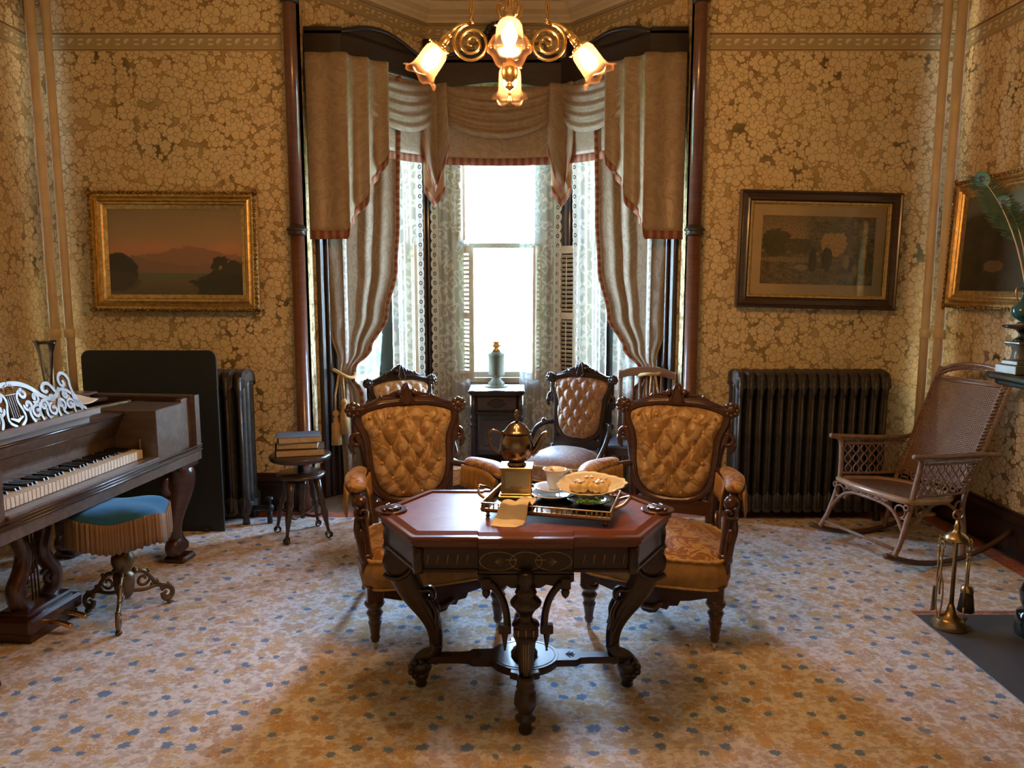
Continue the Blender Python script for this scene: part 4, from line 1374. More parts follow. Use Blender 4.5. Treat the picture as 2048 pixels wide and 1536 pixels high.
for cx, rx in ((-.095, .062), (0, .055), (.095, .062)):
    gl.tube([(cx+rx*math.cos(a), -.2815, TZ-.095+.033*math.sin(a)) for a in [2*PI*k/32 for k in range(32)]], .0010, 5, closed=True)
for s in (-1, 1):
    gl.tube([(s*.03, -.2815, TZ-.09), (s*.07, -.2815, TZ-.09)], .0016, 5)
    for k in range(5):
        a = R(130+25*k) if s > 0 else R(50-25*k)
        gl.tube([(s*.105, -.2812, TZ-.097), (s*.105+.03*math.cos(a), -.2812, TZ-.097+.02*math.sin(a))], .0008, 5)
# lower apron block with bracket profile, front and back
for s in (-1, 1):
    br = MB()
    half = [(.165, TZ-.14), (.165, TZ-.165), (.145, TZ-.175), (.12, TZ-.17), (.105, TZ-.185), (.07, TZ-.178), (.05, TZ-.19), (0, TZ-.19)]
    br.prism(half + [(-x, z) for x, z in reversed(half[:-1])], -.014, .014, T(0, s*.272, 0), .003)
    br.build('carved_bracket', M['rosewood'], tt)

def side_leg(s):
    """scrolled leg at the left / right end"""
    lg = MB()
    P = [(.50, .575), (.485, .545), (.475, .50), (.455, .43), (.415, .36), (.372, .30), (.345, .24), (.337, .18), (.345, .13), (.36, .10)]
    w = [.034, .048, .058, .054, .048, .040, .031, .026, .025, .030]
    pts = smooth([(s*x, 0, z) for x, z in P], 2)
    ws = [p[0] for p in smooth([(a,) for a in w], 2)]
    lg.tube(pts, ws, 12, flat=.62, up=(0, 1, 0))
    # rosette scroll
    lg.lathe([(.0, -.040), (.02, -.042), (.034, -.038), (.050, -.034), (.056, -.028), (.056, .028), (.05, .034), (.034, .038), (0, .040)], (s*.478, 0, .505), 24, RX(90))
    lg.tube([(s*(.478+x), -.034, .505+z) for x, z in spiral(0, 0, .05, .065, 100, 320, 16)], .009, 6)
    # inner curl & loop
    lg.tube([(s*x, 0, z) for x, z in smooth([(.47, .585), (.425, .575), (.392, .54), (.39, .495), (.41, .462), (.43, .47)], 2)], [.018]*40, 8, flat=1.6, up=(0, 1, 0)) if False else lg.tube([(s*x, 0, z) for x, z in smooth([(.47, .585), (.425, .575), (.392, .54), (.39, .495), (.41, .462), (.43, .47)], 2)], .014, 8, flat=2.2, up=(0, 1, 0))
    lg.tube([(s*x, 0, z) for x, z in smooth([(.412, .40), (.385, .385), (.36, .395), (.345, .375), (.352, .35), (.372, .355)], 2)], .013, 8, flat=1.9, up=(0, 1, 0))
    for dy in (-.022, .022):
        lg.tube([(s*x, dy, z) for x, z in smooth([(.452, .45), (.41, .37), (.365, .295), (.34, .23)], 2)], .006, 6)
        lg.tube([(s*x, dy*1.3, z) for x, z in smooth([(.36, .36), (.33, .31), (.335, .27), (.325, .24)], 2)], [.006]*4+[.010]*60 if False else .009, 6)
    # foot
    lg.tube([(s*x, 0, z) for x, z in smooth([(.335, .17), (.35, .135), (.385, .125), (.41, .10), (.412, .06), (.398, .03)], 2)], .026, 10, flat=1.0, up=(0, 1, 0))
    lg.sph((s*.400, 0, .082), (.045, .042, .040), 14, 9)
    for k in range(5): lg.sph((s*(.400+.034*math.cos(R(-60+40*k))), -.030, .082+.03*math.sin(R(-60+40*k))), (.014, .014, .014), 8, 6)
    lg.lathe([(.018, .0), (.024, .008), (.018, .018), (.028, .035), (.033, .06)], (s*.398, 0, 0), 14)
    lg.build('scroll_leg', M['rosewood'], tt)
side_leg(-1); side_leg(1)
def end_leg(s):
    """front / back leg: turned urn, fluted taper, stacked foot"""
    lg = MB()
    y = s*.305
    lg.lathe([(.026, .575), (.030, .56), (.024, .54), (.022, .525), (.034, .515), (.038, .505), (.030, .498), (.044, .485), (.054, .472), (.052, .462), (.034, .445), (.024, .428), (.022, .415), (.028, .405), (.044, .398), (.048, .39)][::-1], (0, y, 0), 20)
    lg.box((0, y, .372), (.085, .07, .036), 0, .006)
    lg.lathe([(.044, .355), (.040, .345), (.032, .335)][::-1], (0, y, 0), 4, RZ(45))
    lg.lathe([(.046, .354), (.036, .33), (.028, .25), (.024, .205)][::-1], (0, y, 0), 8, RZ(22.5))
    lg.lathe([(.026, .205), (.030, .197), (.024, .188), (.030, .176), (.032, .166), (.026, .158), (.034, .15), (.038, .125), (.040, .105), (.030, .085), (.022, .07), (.036, .06), (.036, .048), (.024, .038), (.018, .03), (.024, .014), (.022, .0)][::-1], (0, y*1.02, 0), 14, lobes=4, lob=.04)
    L = lg.build('end_leg', M['rosewood'], tt)
    gg = MB()
    for k in (-1, 0, 1):
        gg.tube([(k*.026, y+s*.0365, .356), (k*.026, y+s*.036, .385)], [.0006, .003], 5)
        gg.tube([(k*.009, y+s*.034, .34), (k*.006, y+s*.026, .215)], .0011, 5)
    gg.build('gilt_strokes', M['gilt_line'], L, label='gilt strokes on the leg')
    # quarter-arch braces with drops
    for q in (-1, 1):
        b = MB()
        P = smooth([(q*.062, .375), (q*.066, .43), (q*.082, .485), (q*.112, .525), (q*.135, .535)], 2)
        b.tube([(x, y*.96, z) for x, z in P], .013, 8, flat=1.2, up=(0, 1, 0))
        b.box((q*.072, y*.96, .37), (.044, .034, .032), 0, .004)
        b.lathe([(.0, .288), (.005, .291), (.003, .297), (.005, .301), (.012, .35), (.012, .358)], (q*.072, y*.96, 0), 10)
        b.box((q*.135, y*.96, .53), (.036, .03, .036), 0, .004)
        b.lathe([(.0, .475), (.012, .488), (.015, .50), (.010, .515)], (q*.135, y*.96, 0), 10)
        b.build('arch_brace', M['rosewood'], tt)
end_leg(-1); end_leg(1)
st = MB()
med = []
for a in range(0, 360, 10):
    med.append((.135*math.cos(R(a)), .125*math.sin(R(a))))
flat(st, med, .098, .128, .004)
for s in (-1, 1):
    o = [(s*.11, -.05), (s*.20, -.048), (s*.215, -.030), (s*.25, -.026), (s*.36, -.024), (s*.36, .024), (s*.25, .026), (s*.215, .030), (s*.20, .048), (s*.11, .05)]
    flat(st, o, .1, .127, .004)
    o = [(-.052, s*.09), (-.055, s*.14), (-.03, s*.15), (-.026, s*.29), (.026, s*.29), (.03, s*.15), (.055, s*.14), (.052, s*.09)]
    flat(st, o, .1, .1265, .004)
st.tube([(.118*math.cos(R(a)), .108*math.sin(R(a)), .128) for a in range(0, 360, 8)], .0016, 5, closed=True)
for s in (-1, 1):
    for k in range(5):
        a = R(-60+30*k)
        st.tube([(s*.16, 0, .128), (s*(.16+.035*math.cos(a)), .03*math.sin(a), .1275)], .0018, 5)
st.build('cross_stretcher', M['stretcher_wood'], tt)
MB().lathe([(.05, .128), (.052, .136), (.040, .142), (.044, .150), (.030, .158), (.014, .176), (0, .18)], n=20).build('centre_boss', M['rosewood'], tt)

# ------------------------------------------------------------------ tea things
ZT = TZ+.003-.004
tr = thing('gallery_tray', 'brass gallery tray with pierced rail and handles on the tea table', 'tray', (.152, 2.79, TZ-.003), R(-15))
LX, LY = .235, .145
b = MB(); b.box((0, 0, .026), (2*LX, 2*LY, .006), 0, .002)
for sx in (-1, 1):
    for sy in (-1, 1):
        b.lathe([(.004, .0), (.010, .004), (.005, .010), (.009, .018), (.006, .024)], (sx*(LX-.02), sy*(LY-.02), 0), 10)
b.build('tray_base', M['silver'], tr)
rl = MB()
for sy in (-1, 1):
    for z, h in ((.034, .010), (.058, .004)):
        rl.box((0, sy*LY, z), (2*LX, .006, h), 0, .001)
for sx in (-1, 1):
    for z, h in ((.034, .010), (.058, .004)):
        rl.box((sx*LX, 0, z), (.006, 2*LY, h), 0, .001)
for k in range(26):
    x = -LX+.012+(2*LX-.024)*k/25
    if k % 7 == 6: continue
    for sy in (-1, 1): rl.lathe([(.002, .038), (.005, .043), (.002, .047), (.0045, .052), (.002, .056)], (x, sy*LY, 0), 6)
for k in range(15):
    y = -LY+.012+(2*LY-.024)*k/14
    for sx in (-1, 1): rl.lathe([(.002, .038), (.005, .043), (.002, .047), (.0045, .052), (.002, .056)], (sx*LX, y, 0), 6)
rl.build('gallery_rail', M['old_brass'], tr)
for s in (-1, 1):
    hd = MB().tube([(s*x, y, z) for x, y, z in smooth([(LX, -.06, .045), (LX+.035, -.055, .06), (LX+.05, -.02, .072), (LX+.05, .02, .072), (LX+.035, .055, .06), (LX, .06, .045)], 2)], .006, 8)
    hd.sph((s*(LX+.05), 0, .074), (.01, .02, .01), 10, 6)
    hd.build('handle', M['old_brass'], tr)
def on_tray(x, y): 
    v = RZ(-15) @ Vector((x, y, 0)); return (v.x+.152, v.y+2.79)
ZTR = TZ-.003+.0292
# burner box
bx = thing('tea_warmer', 'small square brass warmer box with pale panels under the teapot', 'warmer', (.018, 2.905, ZTR), R(-4))
b = MB()
b.box((0, 0, .006), (.135, .115, .012), 0, .003); b.box((0, 0, .016), (.122, .102, .008), 0, .002)
b.box((0, 0, .118), (.128, .108, .008), 0, .002); b.box((0, 0, .112), (.118, .098, .006))
for sx in (-1, 1):
    for sy in (-1, 1): b.box((sx*.052, sy*.042, .065), (.010, .010, .095))
b.box((0, .0, .030), (.10, .08, .02))
b.build('box_frame', M['gold_plate'], bx)
MB().box((0, -.042, .072), (.088, .004, .066)).build('panel', plain('etched_panel', (.50, .48, .42), .45), bx, label='pale etched front panel')
p = MB().box((0, 0, .068), (.094, .076, .075)); p.build('inner_box', M['silver'], bx)
pf = MB()
for s in (-1, 1):
    pf.box((s*.044, -.045, .072), (.004, .004, .074)); pf.box((0, -.045, .072+s*.035), (.092, .004, .004))
for k in range(4): pf.sph((-.018+.012*k, -.0455, .046), .0028, 6, 4)
pf.build('panel_trim', M['old_brass'], bx)
# teapot
tp = thing('teapot', 'tarnished silver teapot with domed lid on the warmer box', 'teapot', (.018, 2.905, ZTR+.122), R(-4))
MB().lathe([(.036, 0), (.038, .004), (.030, .010), (.032, .014), (.055, .032), (.066, .060), (.066, .085), (.058, .110), (.048, .124), (.046, .128)], n=32).build('body', M['silver'], tp)
lid_ = MB().lathe([(.056, .126), (.058, .129), (.050, .133), (.044, .140), (.032, .156), (.018, .165), (.006, .170)], n=32)
lo = lid_.build('lid', M['silver'], tp)
MB().lathe([(.006, .168), (.010, .174), (.005, .180), (.011, .188), (.012, .194), (.006, .199), (.009, .206), (.004, .214), (0, .217)], n=12).build('finial', M['silver'], lo)
MB().tube(smooth([(-.055, 0, .118), (-.085, 0, .135), (-.108, 0, .128), (-.106, 0, .095), (-.090, 0, .06), (-.064, 0, .045)], 2), .0065, 8).build('handle', M['silver'], tp)
sp_ = smooth([(.055, 0, .048), (.075, 0, .060), (.088, 0, .09), (.100, 0, .118), (.118, 0, .128)], 2)
MB().tube(sp_, [lerp(.018, .007, i/(len(sp_)-1)) for i in range(len(sp_))], 10).build('spout', M['silver'], tp)
# plates, saucer, cup
def plate(name, lab, x, y, z, r, mat, lob=0, parts=()):
    t = thing(name, lab, 'saucer' if 'saucer' in name else 'plate', (x, y, z))
    MB().lathe([(.0, .004), (r*.55, .004), (r*.62, .008), (r*.97, .018), (r, .020), (r*.98, .0215), (r*.6, .011), (r*.54, .007), (0, .007)], n=40, lobes=lob, lob=.02).build('dish', mat, t)
    MB().lathe([(r*.45, 0), (r*.47, .004), (r*.43, .005)], n=30).build('foot_ring', mat, t)
    return t
plate('plate', 'white plate on the brass tray under the saucer', .155, 2.885, ZTR, .092, M['porcelain'])
plate('saucer', 'scalloped white saucer under the teacup', .158, 2.895, ZTR+.020, .074, M['porcelain'], 12)
cup = thing('teacup', 'white porcelain teacup with a pink flower inside on the saucer', 'teacup', (.165, 2.90, ZTR+.027))
MB().lathe([(.020, 0), (.022, .004), (.022, .010), (.030, .030), (.034, .055), (.042, .072), (.046, .080), (.044, .080), (.032, .055), (.027, .028), (.0, .012)], n=40, lobes=10, lob=.015).build('bowl', M['porcelain'], cup)
MB().tube(smooth([(.040, 0, .068), (.058, 0, .078), (.068, 0, .064), (.060, 0, .046), (.036, 0, .040)], 2), .0042, 8).build('handle', M['porcelain'], cup)
fl = MB()
for k in range(5):
    a = 2*PI*k/5
    fl.sph((-.012+.007*math.cos(a), .0345, .062+.006*math.sin(a)), (.005, .002, .0045), 8, 5)
fl.build('flower_print', M['flower_print'], cup, label='pink flower painted inside the cup')
# glass plate and garnish, shell dish with pastries
plate('glass_plate', 'clear glass plate under the shell dish', .292, 2.80, ZTR, .088, M['clear_glass'])
gr = thing('parsley_garnish', 'sprig of green parsley at the edge of the glass plate', 'garnish', (.285, 2.735, ZTR+.022))
rnd = random.Random(5)
for q in range(3):
    g = MB()
    for _ in range(30):
        c = Vector((rnd.gauss(-.03+.03*q, .014), rnd.gauss(0, .007), abs(rnd.gauss(0, .005))))
        d1 = Vector((rnd.gauss(0, 1), rnd.gauss(0, 1), rnd.gauss(0, .5))).normalized()*.007; d2 = d1.orthogonal().normalized()*.004
        g.add([c-d1, c+d2, c+d1, c-d2], [(0, 1, 2, 3)])
    g.build('sprig', M['parsley'], gr)
dh = thing('shell_dish', 'fluted white shell-shaped dish holding pastries on the tray', 'dish', (.285, 2.825, ZTR+.034), R(-12))
dh.rotation_euler = (R(14), 0, R(-12))
def shell(u, v):
    a = 2*PI*u; r = v
    ex = .115*(1+.28*max(0, math.cos(a))**3); ey = .072
    rip = 1+.03*r*math.cos(a*18)
    x = ex*r*math.cos(a)*rip; y = ey*r*math.sin(a)*rip
    z = .004+.026*r**2.2+.022*max(0, math.sin(a))*r**2 + .02*max(0, math.cos(a))**4*r**3
    return (x, y, z)
MB().grid(shell, 96, 12).build('shell_bowl', M['porcelain'], dh, solid=.004)
fo_ = MB().lathe([(.035, -.008), (.037, -.003), (.034, .004)], n=24)
fo_.build('foot_ring', M['porcelain'], dh)
P0 = None
for k, (x, y, z, rz, sc) in enumerate(((-.030, -.014, .010, 10, 1.25), (.040, -.010, .010, 70, 1.3), (.002, .032, .020, 130, 1.2), (.058, .030, .022, 200, 1.05))):
    v = RZ(-12) @ Vector((x, y, z))
    lab = ['front left puff pastry in the shell dish', 'front right puff pastry in the shell dish', 'back left puff pastry in the shell dish', 'small back right puff pastry in the shell dish'][k]
    pl = Vector((.285, 2.825, ZTR+.033)) + v
    if P0 is None:
        P0 = thing('pastry', lab, 'pastry', tuple(pl), R(rz), 'golden pastries in the shell dish')
        q = MB(); rr = random.Random(2)
        for a in range(6):
            an = 2*PI*a/6
            q.sph((.017*math.cos(an), .017*math.sin(an), .013), (.015, .013, .013+.003*rr.random()), 10, 7)
        q.sph((0, 0, .016), (.017, .017, .018), 12, 8)
        q.build('puff', M['pastry'], P0)
        q = MB()
        for a in range(4): q.sph((.012*math.cos(a*1.6), .012*math.sin(a*1.6), .030), (.008, .006, .003), 8, 5)
        q.build('icing', M['porcelain'], P0, label='white icing drops')
        o = P0
    else:
        o = copy_tree(P0); o['label'] = lab
        o.location = pl; o.rotation_euler = (0, 0, R(rz))
    o.scale = (sc, sc, sc)
# napkin hanging over the rail
def nap(u, v):
    # v: 0 on the tray .. 1 hanging to the table top
    prof = [(0, .008), (.2, .012), (.34, .041), (.42, .046), (.5, .040), (.72, -.012), (.86, -.025), (1, -.0285)]
    yy = [(0, .06), (.34, -.115), (.42, -.143), (.5, -.156), (.72, -.166), (.86, -.188), (1, -.212)]
    z = interp(prof, v); y = interp(yy, v)
    w_ = lerp(.055, .115, min(1, v*1.4))*(1-.25*max(0, v-.82)/.18*abs(2*u-1)**2)
    x = (u-.5)*w_ + .010*math.sin(v*3) - .028*v + .02*(1-v)
    z += .005*math.sin(u*8+v*3)*(1-v*.8)*(1 if v > .3 else .4)
    return (x, y + .02*abs(2*u-1)**2*max(0, v-.7), max(z, -.0285+.0015))
nk = thing('napkin', 'folded cream napkin draped over the front rail of the tray', 'napkin', (.038, 2.80, ZTR), R(-13))
MB().grid(nap, 24, 40).build('cloth', M['linen'], nk, solid=.003)
# ------------------------------------------------------------------ chandelier
ch = thing('chandelier', 'brass four-arm chandelier with frosted pink glass shades hanging over the tea table', 'chandelier', (-.008, 2.77, 0))
st = MB()
st.lathe([(.0, 2.150), (.004, 2.153), (.008, 2.162), (.009, 2.170), (.005, 2.180), (.004, 2.188), (.009, 2.193), (.004, 2.199), (.006, 2.205), (.016, 2.212), (.018, 2.218), (.011, 2.224), (.013, 2.232), (.026, 2.245), (.029, 2.262), (.027, 2.276), (.020, 2.290), (.012, 2.298), (.010, 2.32), (.016, 2.327), (.026, 2.34), (.026, 2.37), (.016, 2.385), (.012, 2.40), (.014, 2.52), (.024, 2.53), (.03, 2.545), (.02, 2.56), (.012, 2.57), (.011, 2.90), (.02, 2.91), (.02, 2.93), (.011, 2.94), (.011, 3.70), (.03, 3.71), (.07, 3.75), (.085, 3.795)], n=24)
st.build('stem', M['brass'], ch)
for k in range(4):
    Q = RZ(90*k)
    ZC_ = 2.358
    cx = -.130
    # spiral from its eye outwards, over the top and down to the socket
    sp = [(cx+r*math.cos(a), ZC_+r*math.sin(a)) for r, a in
          [(.006+.060*(i/60)**.9, R(60)-2*PI*2.333*(1-i/60)*-1 if False else R(90)+2*PI*2.5*(1-i/60)*1.0) for i in range(61)]]
    # travel: ends at angle 90 deg (top) heading left
    arm = [(x, z) for x, z in sp] + [(cx-.025, ZC_+.064), (cx-.045, ZC_+.057), (cx-.062, ZC_+.046), (cx-.076, ZC_+.032)]
    pts = [Q @ Vector((x, 0, z)) for x, z in arm]
    n_ = len(pts)
    mb = MB().tube(pts, [.0032+.0024*min(1, i/25) for i in range(n_)], 8)
    mb.tube([Q @ Vector((-.02, 0, 2.352)), Q @ Vector((cx+.066, 0, 2.352))], .005, 8)
    mb.sph(tuple(Q @ Vector((cx+.064, 0, 2.352))), .009, 10, 6)
    a_ = mb.build('arm', M['brass'], ch)
    # socket, gallery and shade share an axis pointing out and down
    A = Vector((cx-.074, 0, ZC_+.034)); D = Vector((-.60, 0, -.80)).normalized()
    z = D; x = Vector((0, 1, 0)); y = z.cross(x)
    F = Q @ Matrix(((x.x, y.x, z.x, A.x), (x.y, y.y, z.y, A.y), (x.z, y.z, z.z, A.z), (0, 0, 0, 1)))
    so = MB().put(MB().lathe([(.005, -.004), (.010, .0), (.012, .006), (.010, .012), (.012, .016), (.015, .02), (.015, .045), (.012, .05), (.026, .053), (.030, .058), (.030, .066), (.0, .067)], n=20), F)
    for q in range(3):
        c = MB().tube([(.030*math.cos(2.1*q), .030*math.sin(2.1*q), .062), (.042*math.cos(2.1*q), .042*math.sin(2.1*q), .062)], .0022, 6)
        c.sph((.043*math.cos(2.1*q), .043*math.sin(2.1*q), .062), .0045, 8, 5)
        so.put(c, F)
    so.tube([F @ Vector((.014, 0, .032)), F @ Vector((.032, 0, .032))], .0035, 6)
    so.build('socket', M['brass'], a_)
    prof = [(.028, .058), (.031, .064), (.036, .070), (.040, .080), (.0415, .10), (.042, .125), (.043, .145), (.047, .160), (.055, .170), (.066, .176)]
    sh = MB()
    N_ = 60
    vs = []; fs = []
    for i, (r, zz) in enumerate(prof):
        f = max(0, (i-6)/3)
        for q in range(N_):
            an = 2*PI*q/N_
            rr = r*(1+.045*f*math.cos(6*an)); z2 = zz+.007*f*math.cos(6*an)
            vs.append((rr*math.cos(an), rr*math.sin(an), z2))
    for i in range(len(prof)-1):
        for q in range(N_):
            q2 = (q+1) % N_
            fs.append((i*N_+q, i*N_+q2, i*N_+N_+q2, i*N_+N_+q))
    sh.add(vs, fs, True)
    MB().put(sh, F).build('glass_shade', M['shade_glass'], a_, label='frosted pink glass shade with fluted rim', solid=.002)
    bl = MB().lathe([(.010, .067), (.013, .078), (.022, .100), (.0245, .118), (.020, .136), (.010, .146), (0, .148)], n=20)
    MB().put(bl, F).build('bulb', M['bulb'], a_, label='lit amber bulb')
# twisted hanging rods from the side arms
for s in (-1, 1):
    P = [Vector((s*(.130-.016*i/40), .0, 2.424+.014*i)) for i in range(41)]
    mb = MB()
    for ph in (0, PI):
        mb.tube([p + Vector((.0045*math.cos(i*.9+ph), .0045*math.sin(i*.9+ph), 0)) for i, p in enumerate(P)], .0042, 6)
    mb.tube([Vector((s*.114, 0, 2.98)), Vector((s*.07, 0, 3.05)), Vector((0, 0, 3.06))], .006, 8)
    mb.sph((s*.13, 0, 2.43), .008, 8, 6)
    mb.build('twisted_rod', M['brass'], ch)
# leafy ornaments on the stem
for k in range(6):
    Q = RZ(60*k+15)
    MB().tube([Q @ Vector(p) for p in smooth([(.012, 0, 2.43), (.03, 0, 2.44), (.045, 0, 2.47), (.038, 0, 2.49), (.028, 0, 2.48)], 2)], .0055, 6).build('stem_leaf', M['brass'], ch)

# ------------------------------------------------------------------ cabinet and lamp in the bay
cb = thing('lamp_cabinet', 'narrow dark carved cabinet with turned corner posts under the centre window', 'cabinet', (-.113, 5.74, -.01))
W_, D_ = .37, .30
b = MB()
b.box((0, 0, .755), (W_+.05, D_+.05, .022), 0, .006); b.box((0, 0, .738), (W_+.02, D_+.02, .014), 0, .003)
b.build('cabinet_top', M['rosewood'], cb)
b = MB(); b.box((0, .02, .66), (W_-.02, D_-.03, .15)); b.box((0, .06, .43), (W_-.06, D_-.10, .34))
b.box((0, .0, .595), (W_, D_-.01, .02), 0, .004); b.build('body', M['rosewood'], cb)
dr = MB(); dr.box((0, -.128, .665), (W_-.08, .016, .10), 0, .004)
d_ = dr.build('drawer', M['walnut_dark'], cb)
q = MB().prism([(-.07, 0), (-.04, .03), (0, .04), (.04, .03), (.07, 0), (.03, -.018), (0, -.03), (-.03, -.018)], -.148, -.135, T(0, 0, .662), .003); q.build('carved_pull', M['rosewood'], d_)
dr = MB(); dr.box((0, -.045, .43), (W_-.09, .016, .28), 0, .004); dr.box((0, -.056, .43), (W_-.16, .012, .20), 0, .004)
dr.build('door', M['walnut_dark'], cb)
b = MB(); b.box((0, 0, .10), (W_, D_, .03), 0, .006); b.box((0, .02, .05), (W_-.04, D_-.06, .08)); b.build('base_shelf', M['rosewood'], cb)
for sx in (-1, 1):
    for sy in (-1, 1):
        p = MB().lathe([(.020, .0), (.026, .02), (.018, .04), (.024, .055), (.024, .115), (.016, .122), (.024, .135), (.024, .150), (.015, .158), (.014, .17), (.019, .38), (.022, .47), (.014, .485), (.024, .50), (.024, .515), (.014, .525), (.025, .545), (.025, .57), (.018, .58), (.024, .60), (.024, .735)], (sx*(W_/2-.012), sy*(D_/2-.012), 0), 12)
        p.build('turned_post', M['rosewood'], cb)
dl = thing('doily', 'pale lace-edged doily on top of the lamp cabinet', 'doily', (-.113, 5.74, .7565))
def doil(u, v): 
    x = (u-.5)*.36; y = (v-.5)*.29
    return (x, y, .001+.0006*math.sin(x*90)*math.cos(y*80))
MB().grid(doil, 30, 30).build('cloth', M['linen'], dl, solid=.0015)
ed = MB()
for k in range(36):
    a = 2*PI*k/36; c, s_ = math.cos(a), math.sin(a)
    q = max(abs(c)/.18, abs(s_)/.145)
    ed.lathe([(.008, 0), (.009, .0015), (.005, .002)], (c/q, s_/q, 0), 8)
ed.build('lace_edge', M['porcelain'], dl)
bk = thing('folded_cloth', 'white folded cloth lying on the base shelf of the lamp cabinet', 'cloth', (-.075, 5.67, .106))
MB().box((0, 0, .006), (.24, .15, .012), R(4), .003).build('fold', plain('white_cloth', (.75, .75, .74), .8), bk)
MB().box((.005, .005, .0145), (.22, .14, .005), R(6), .002).build('upper_fold', M['linen'], bk)
lp = thing('oil_lamp', 'brass oil lamp with cylindrical body standing on the cabinet in the centre window', 'lamp', (-.118, 5.76, .7592))
M['lamp_metal'] = plain('lamp_metal', (.11, .11, .075), .6, .0, var=.1, spec=.1)
MB().lathe([(.085, 0), (.088, .006), (.06, .012), (.055, .02), (.062, .03), (.045, .045), (.032, .06), (.030, .072), (.045, .082)], n=32, lobes=8, lob=.04).build('foot', M['lamp_metal'], lp)
MB().lathe([(.045, .082), (.062, .092), (.064, .10), (.060, .105), (.060, .235), (.064, .24), (.062, .25), (.045, .262), (.030, .27)], n=32).build('oil_fount', M['lamp_metal'], lp)
MB().lathe([(.030, .27), (.040, .278), (.040, .286), (.024, .292), (.026, .305), (.038, .312), (.040, .322), (.026, .328), (.026, .337), (.044, .340), (.046, .345), (.0, .346)], n=24).build('burner', M['brass'], lp)
MB().tube([(.03, 0, .31), (.055, 0, .31)], .003, 6).sph((.058, 0, .31), (.004, .009, .009), 10, 6).build('wick_knob', M['brass'], lp)
# ------------------------------------------------------------------ square piano
# local frame: x = along the keyboard from the far end to the near end, y = depth into the instrument, z up
PO = Vector((-1.75, 4.25, 0)); PR = math.atan2(-.993, -.118)
pn = thing('square_piano', 'dark walnut square piano with fretwork music desk along the left wall', 'piano', tuple(PO), PR)
# Rz(PR) maps x->(-.118,-.993); y->(.993,-.118) so depth into the piano is -y
LEN, DEP, Z0, Z1 = 1.66, .88, .56, .925
def pbox(mb, u0, u1, v0, v1, z0, z1, bev=0): return mb.box(((u0+u1)/2, -(v0+v1)/2, (z0+z1)/2), (u1-u0, v1-v0, z1-z0), 0, bev)
U0, U1 = .42, 1.40
c = MB()
pbox(c, .0, LEN, .0, DEP, Z0, .625)
pbox(c, .0, .03, .0, DEP, .625, Z1, .004); pbox(c, LEN-.03, LEN, .0, DEP, .625, Z1, .004)
pbox(c, 0, LEN, DEP-.03, DEP, .625, Z1)
pbox(c, .03, .13, .03, .06, .625, .915)
pbox(c, .0, .045, -.002, .03, .625, Z1)
c.build('case', M['walnut'], pn)
c = MB()
c = None
for u0, u1 in ((.13, U0-.018), (U1+.018, LEN-.14)):
    c = MB(); pbox(c, u0, u1, .012, .32, .625, .90, .004); c.build('cheek_block', M['walnut'], pn)
mo = MB()
for z, r in ((.614, .0055), (.628, .004), (.641, .0055)):
    mo.tube([(-.004, .002, z), (LEN, .002, z)], r, 8)
    mo.tube([(.0, 0, z), (.0, -DEP, z)], r, 8)
mo.build('moulding', M['walnut_dark'], pn)
c = MB(); pbox(c, U0-.02, U1+.02, .0, .06, .625, .660, .006); pbox(c, U0-.02, U1+.02, .045, .34, .625, .655); c.build('key_slip', M['walnut'], pn)
# fall / name board behind the keys
def fall(u, v):
    p = [(.245, .70), (.245, .76), (.225, .80), (.20, .85), (.185, .878), (.20, .884), (.30, .886)]
    i = v*(len(p)-1); a = min(len(p)-2, int(i)); q = i-a
    return (lerp(U0-.018, U1+.018, u), -lerp(p[a][0], p[a+1][0], q), lerp(p[a][1], p[a+1][1], q))
MB().grid(fall, 4, 24).build('fall_board', M['walnut'], pn, solid=.006)
sm = MB(); sm.tube([(U0-.018, -.213, .823), (U1+.018, -.213, .823)], .004, 6); sm.tube([(U0-.018, -.184, .880), (U1+.018, -.184, .880)], .007, 8)
sm.build('fall_bead', M['walnut_dark'], pn)
# open top: plate, strings, pin block strips
c = MB(); pbox(c, .03, LEN-.03, .33, DEP-.03, .80, .812); c.build('soundboard', plain('soundboard', (.10, .055, .03), .5), pn)
c = MB(); pbox(c, .03, LEN-.03, .28, .345, .86, .892, .003); pbox(c, .02, .05, .03, DEP-.03, .86, .915)
c.build('pin_block', M['walnut_dark'], pn)
c = MB(); 
c.box((.40, -.40, .895), (.62, .018, .018), R(-10), .003)
c.build('prop_stick', M['old_brass'], pn)
c = MB(); c.box((.46, -.62, .905), (.80, .05, .02), R(-16), .003); c.box((.44, -.70, .912), (.74, .02, .03), R(-16), .003)
c.build('damper_rail', M['walnut_dark'], pn)
c = MB(); pbox(c, .0, LEN, .60, DEP+.01, .918, .934, .005); c.build('rear_lid', M['walnut'], pn)
sg = MB()
for k in range(36):
    y = -.36-.013*k
    sg.tube([(.06, y, .842), (LEN-.1, y-.05, .842)], .0012, 4)
sg.build('strings', M['steel'], pn); 
for s_ in (sg,): pass
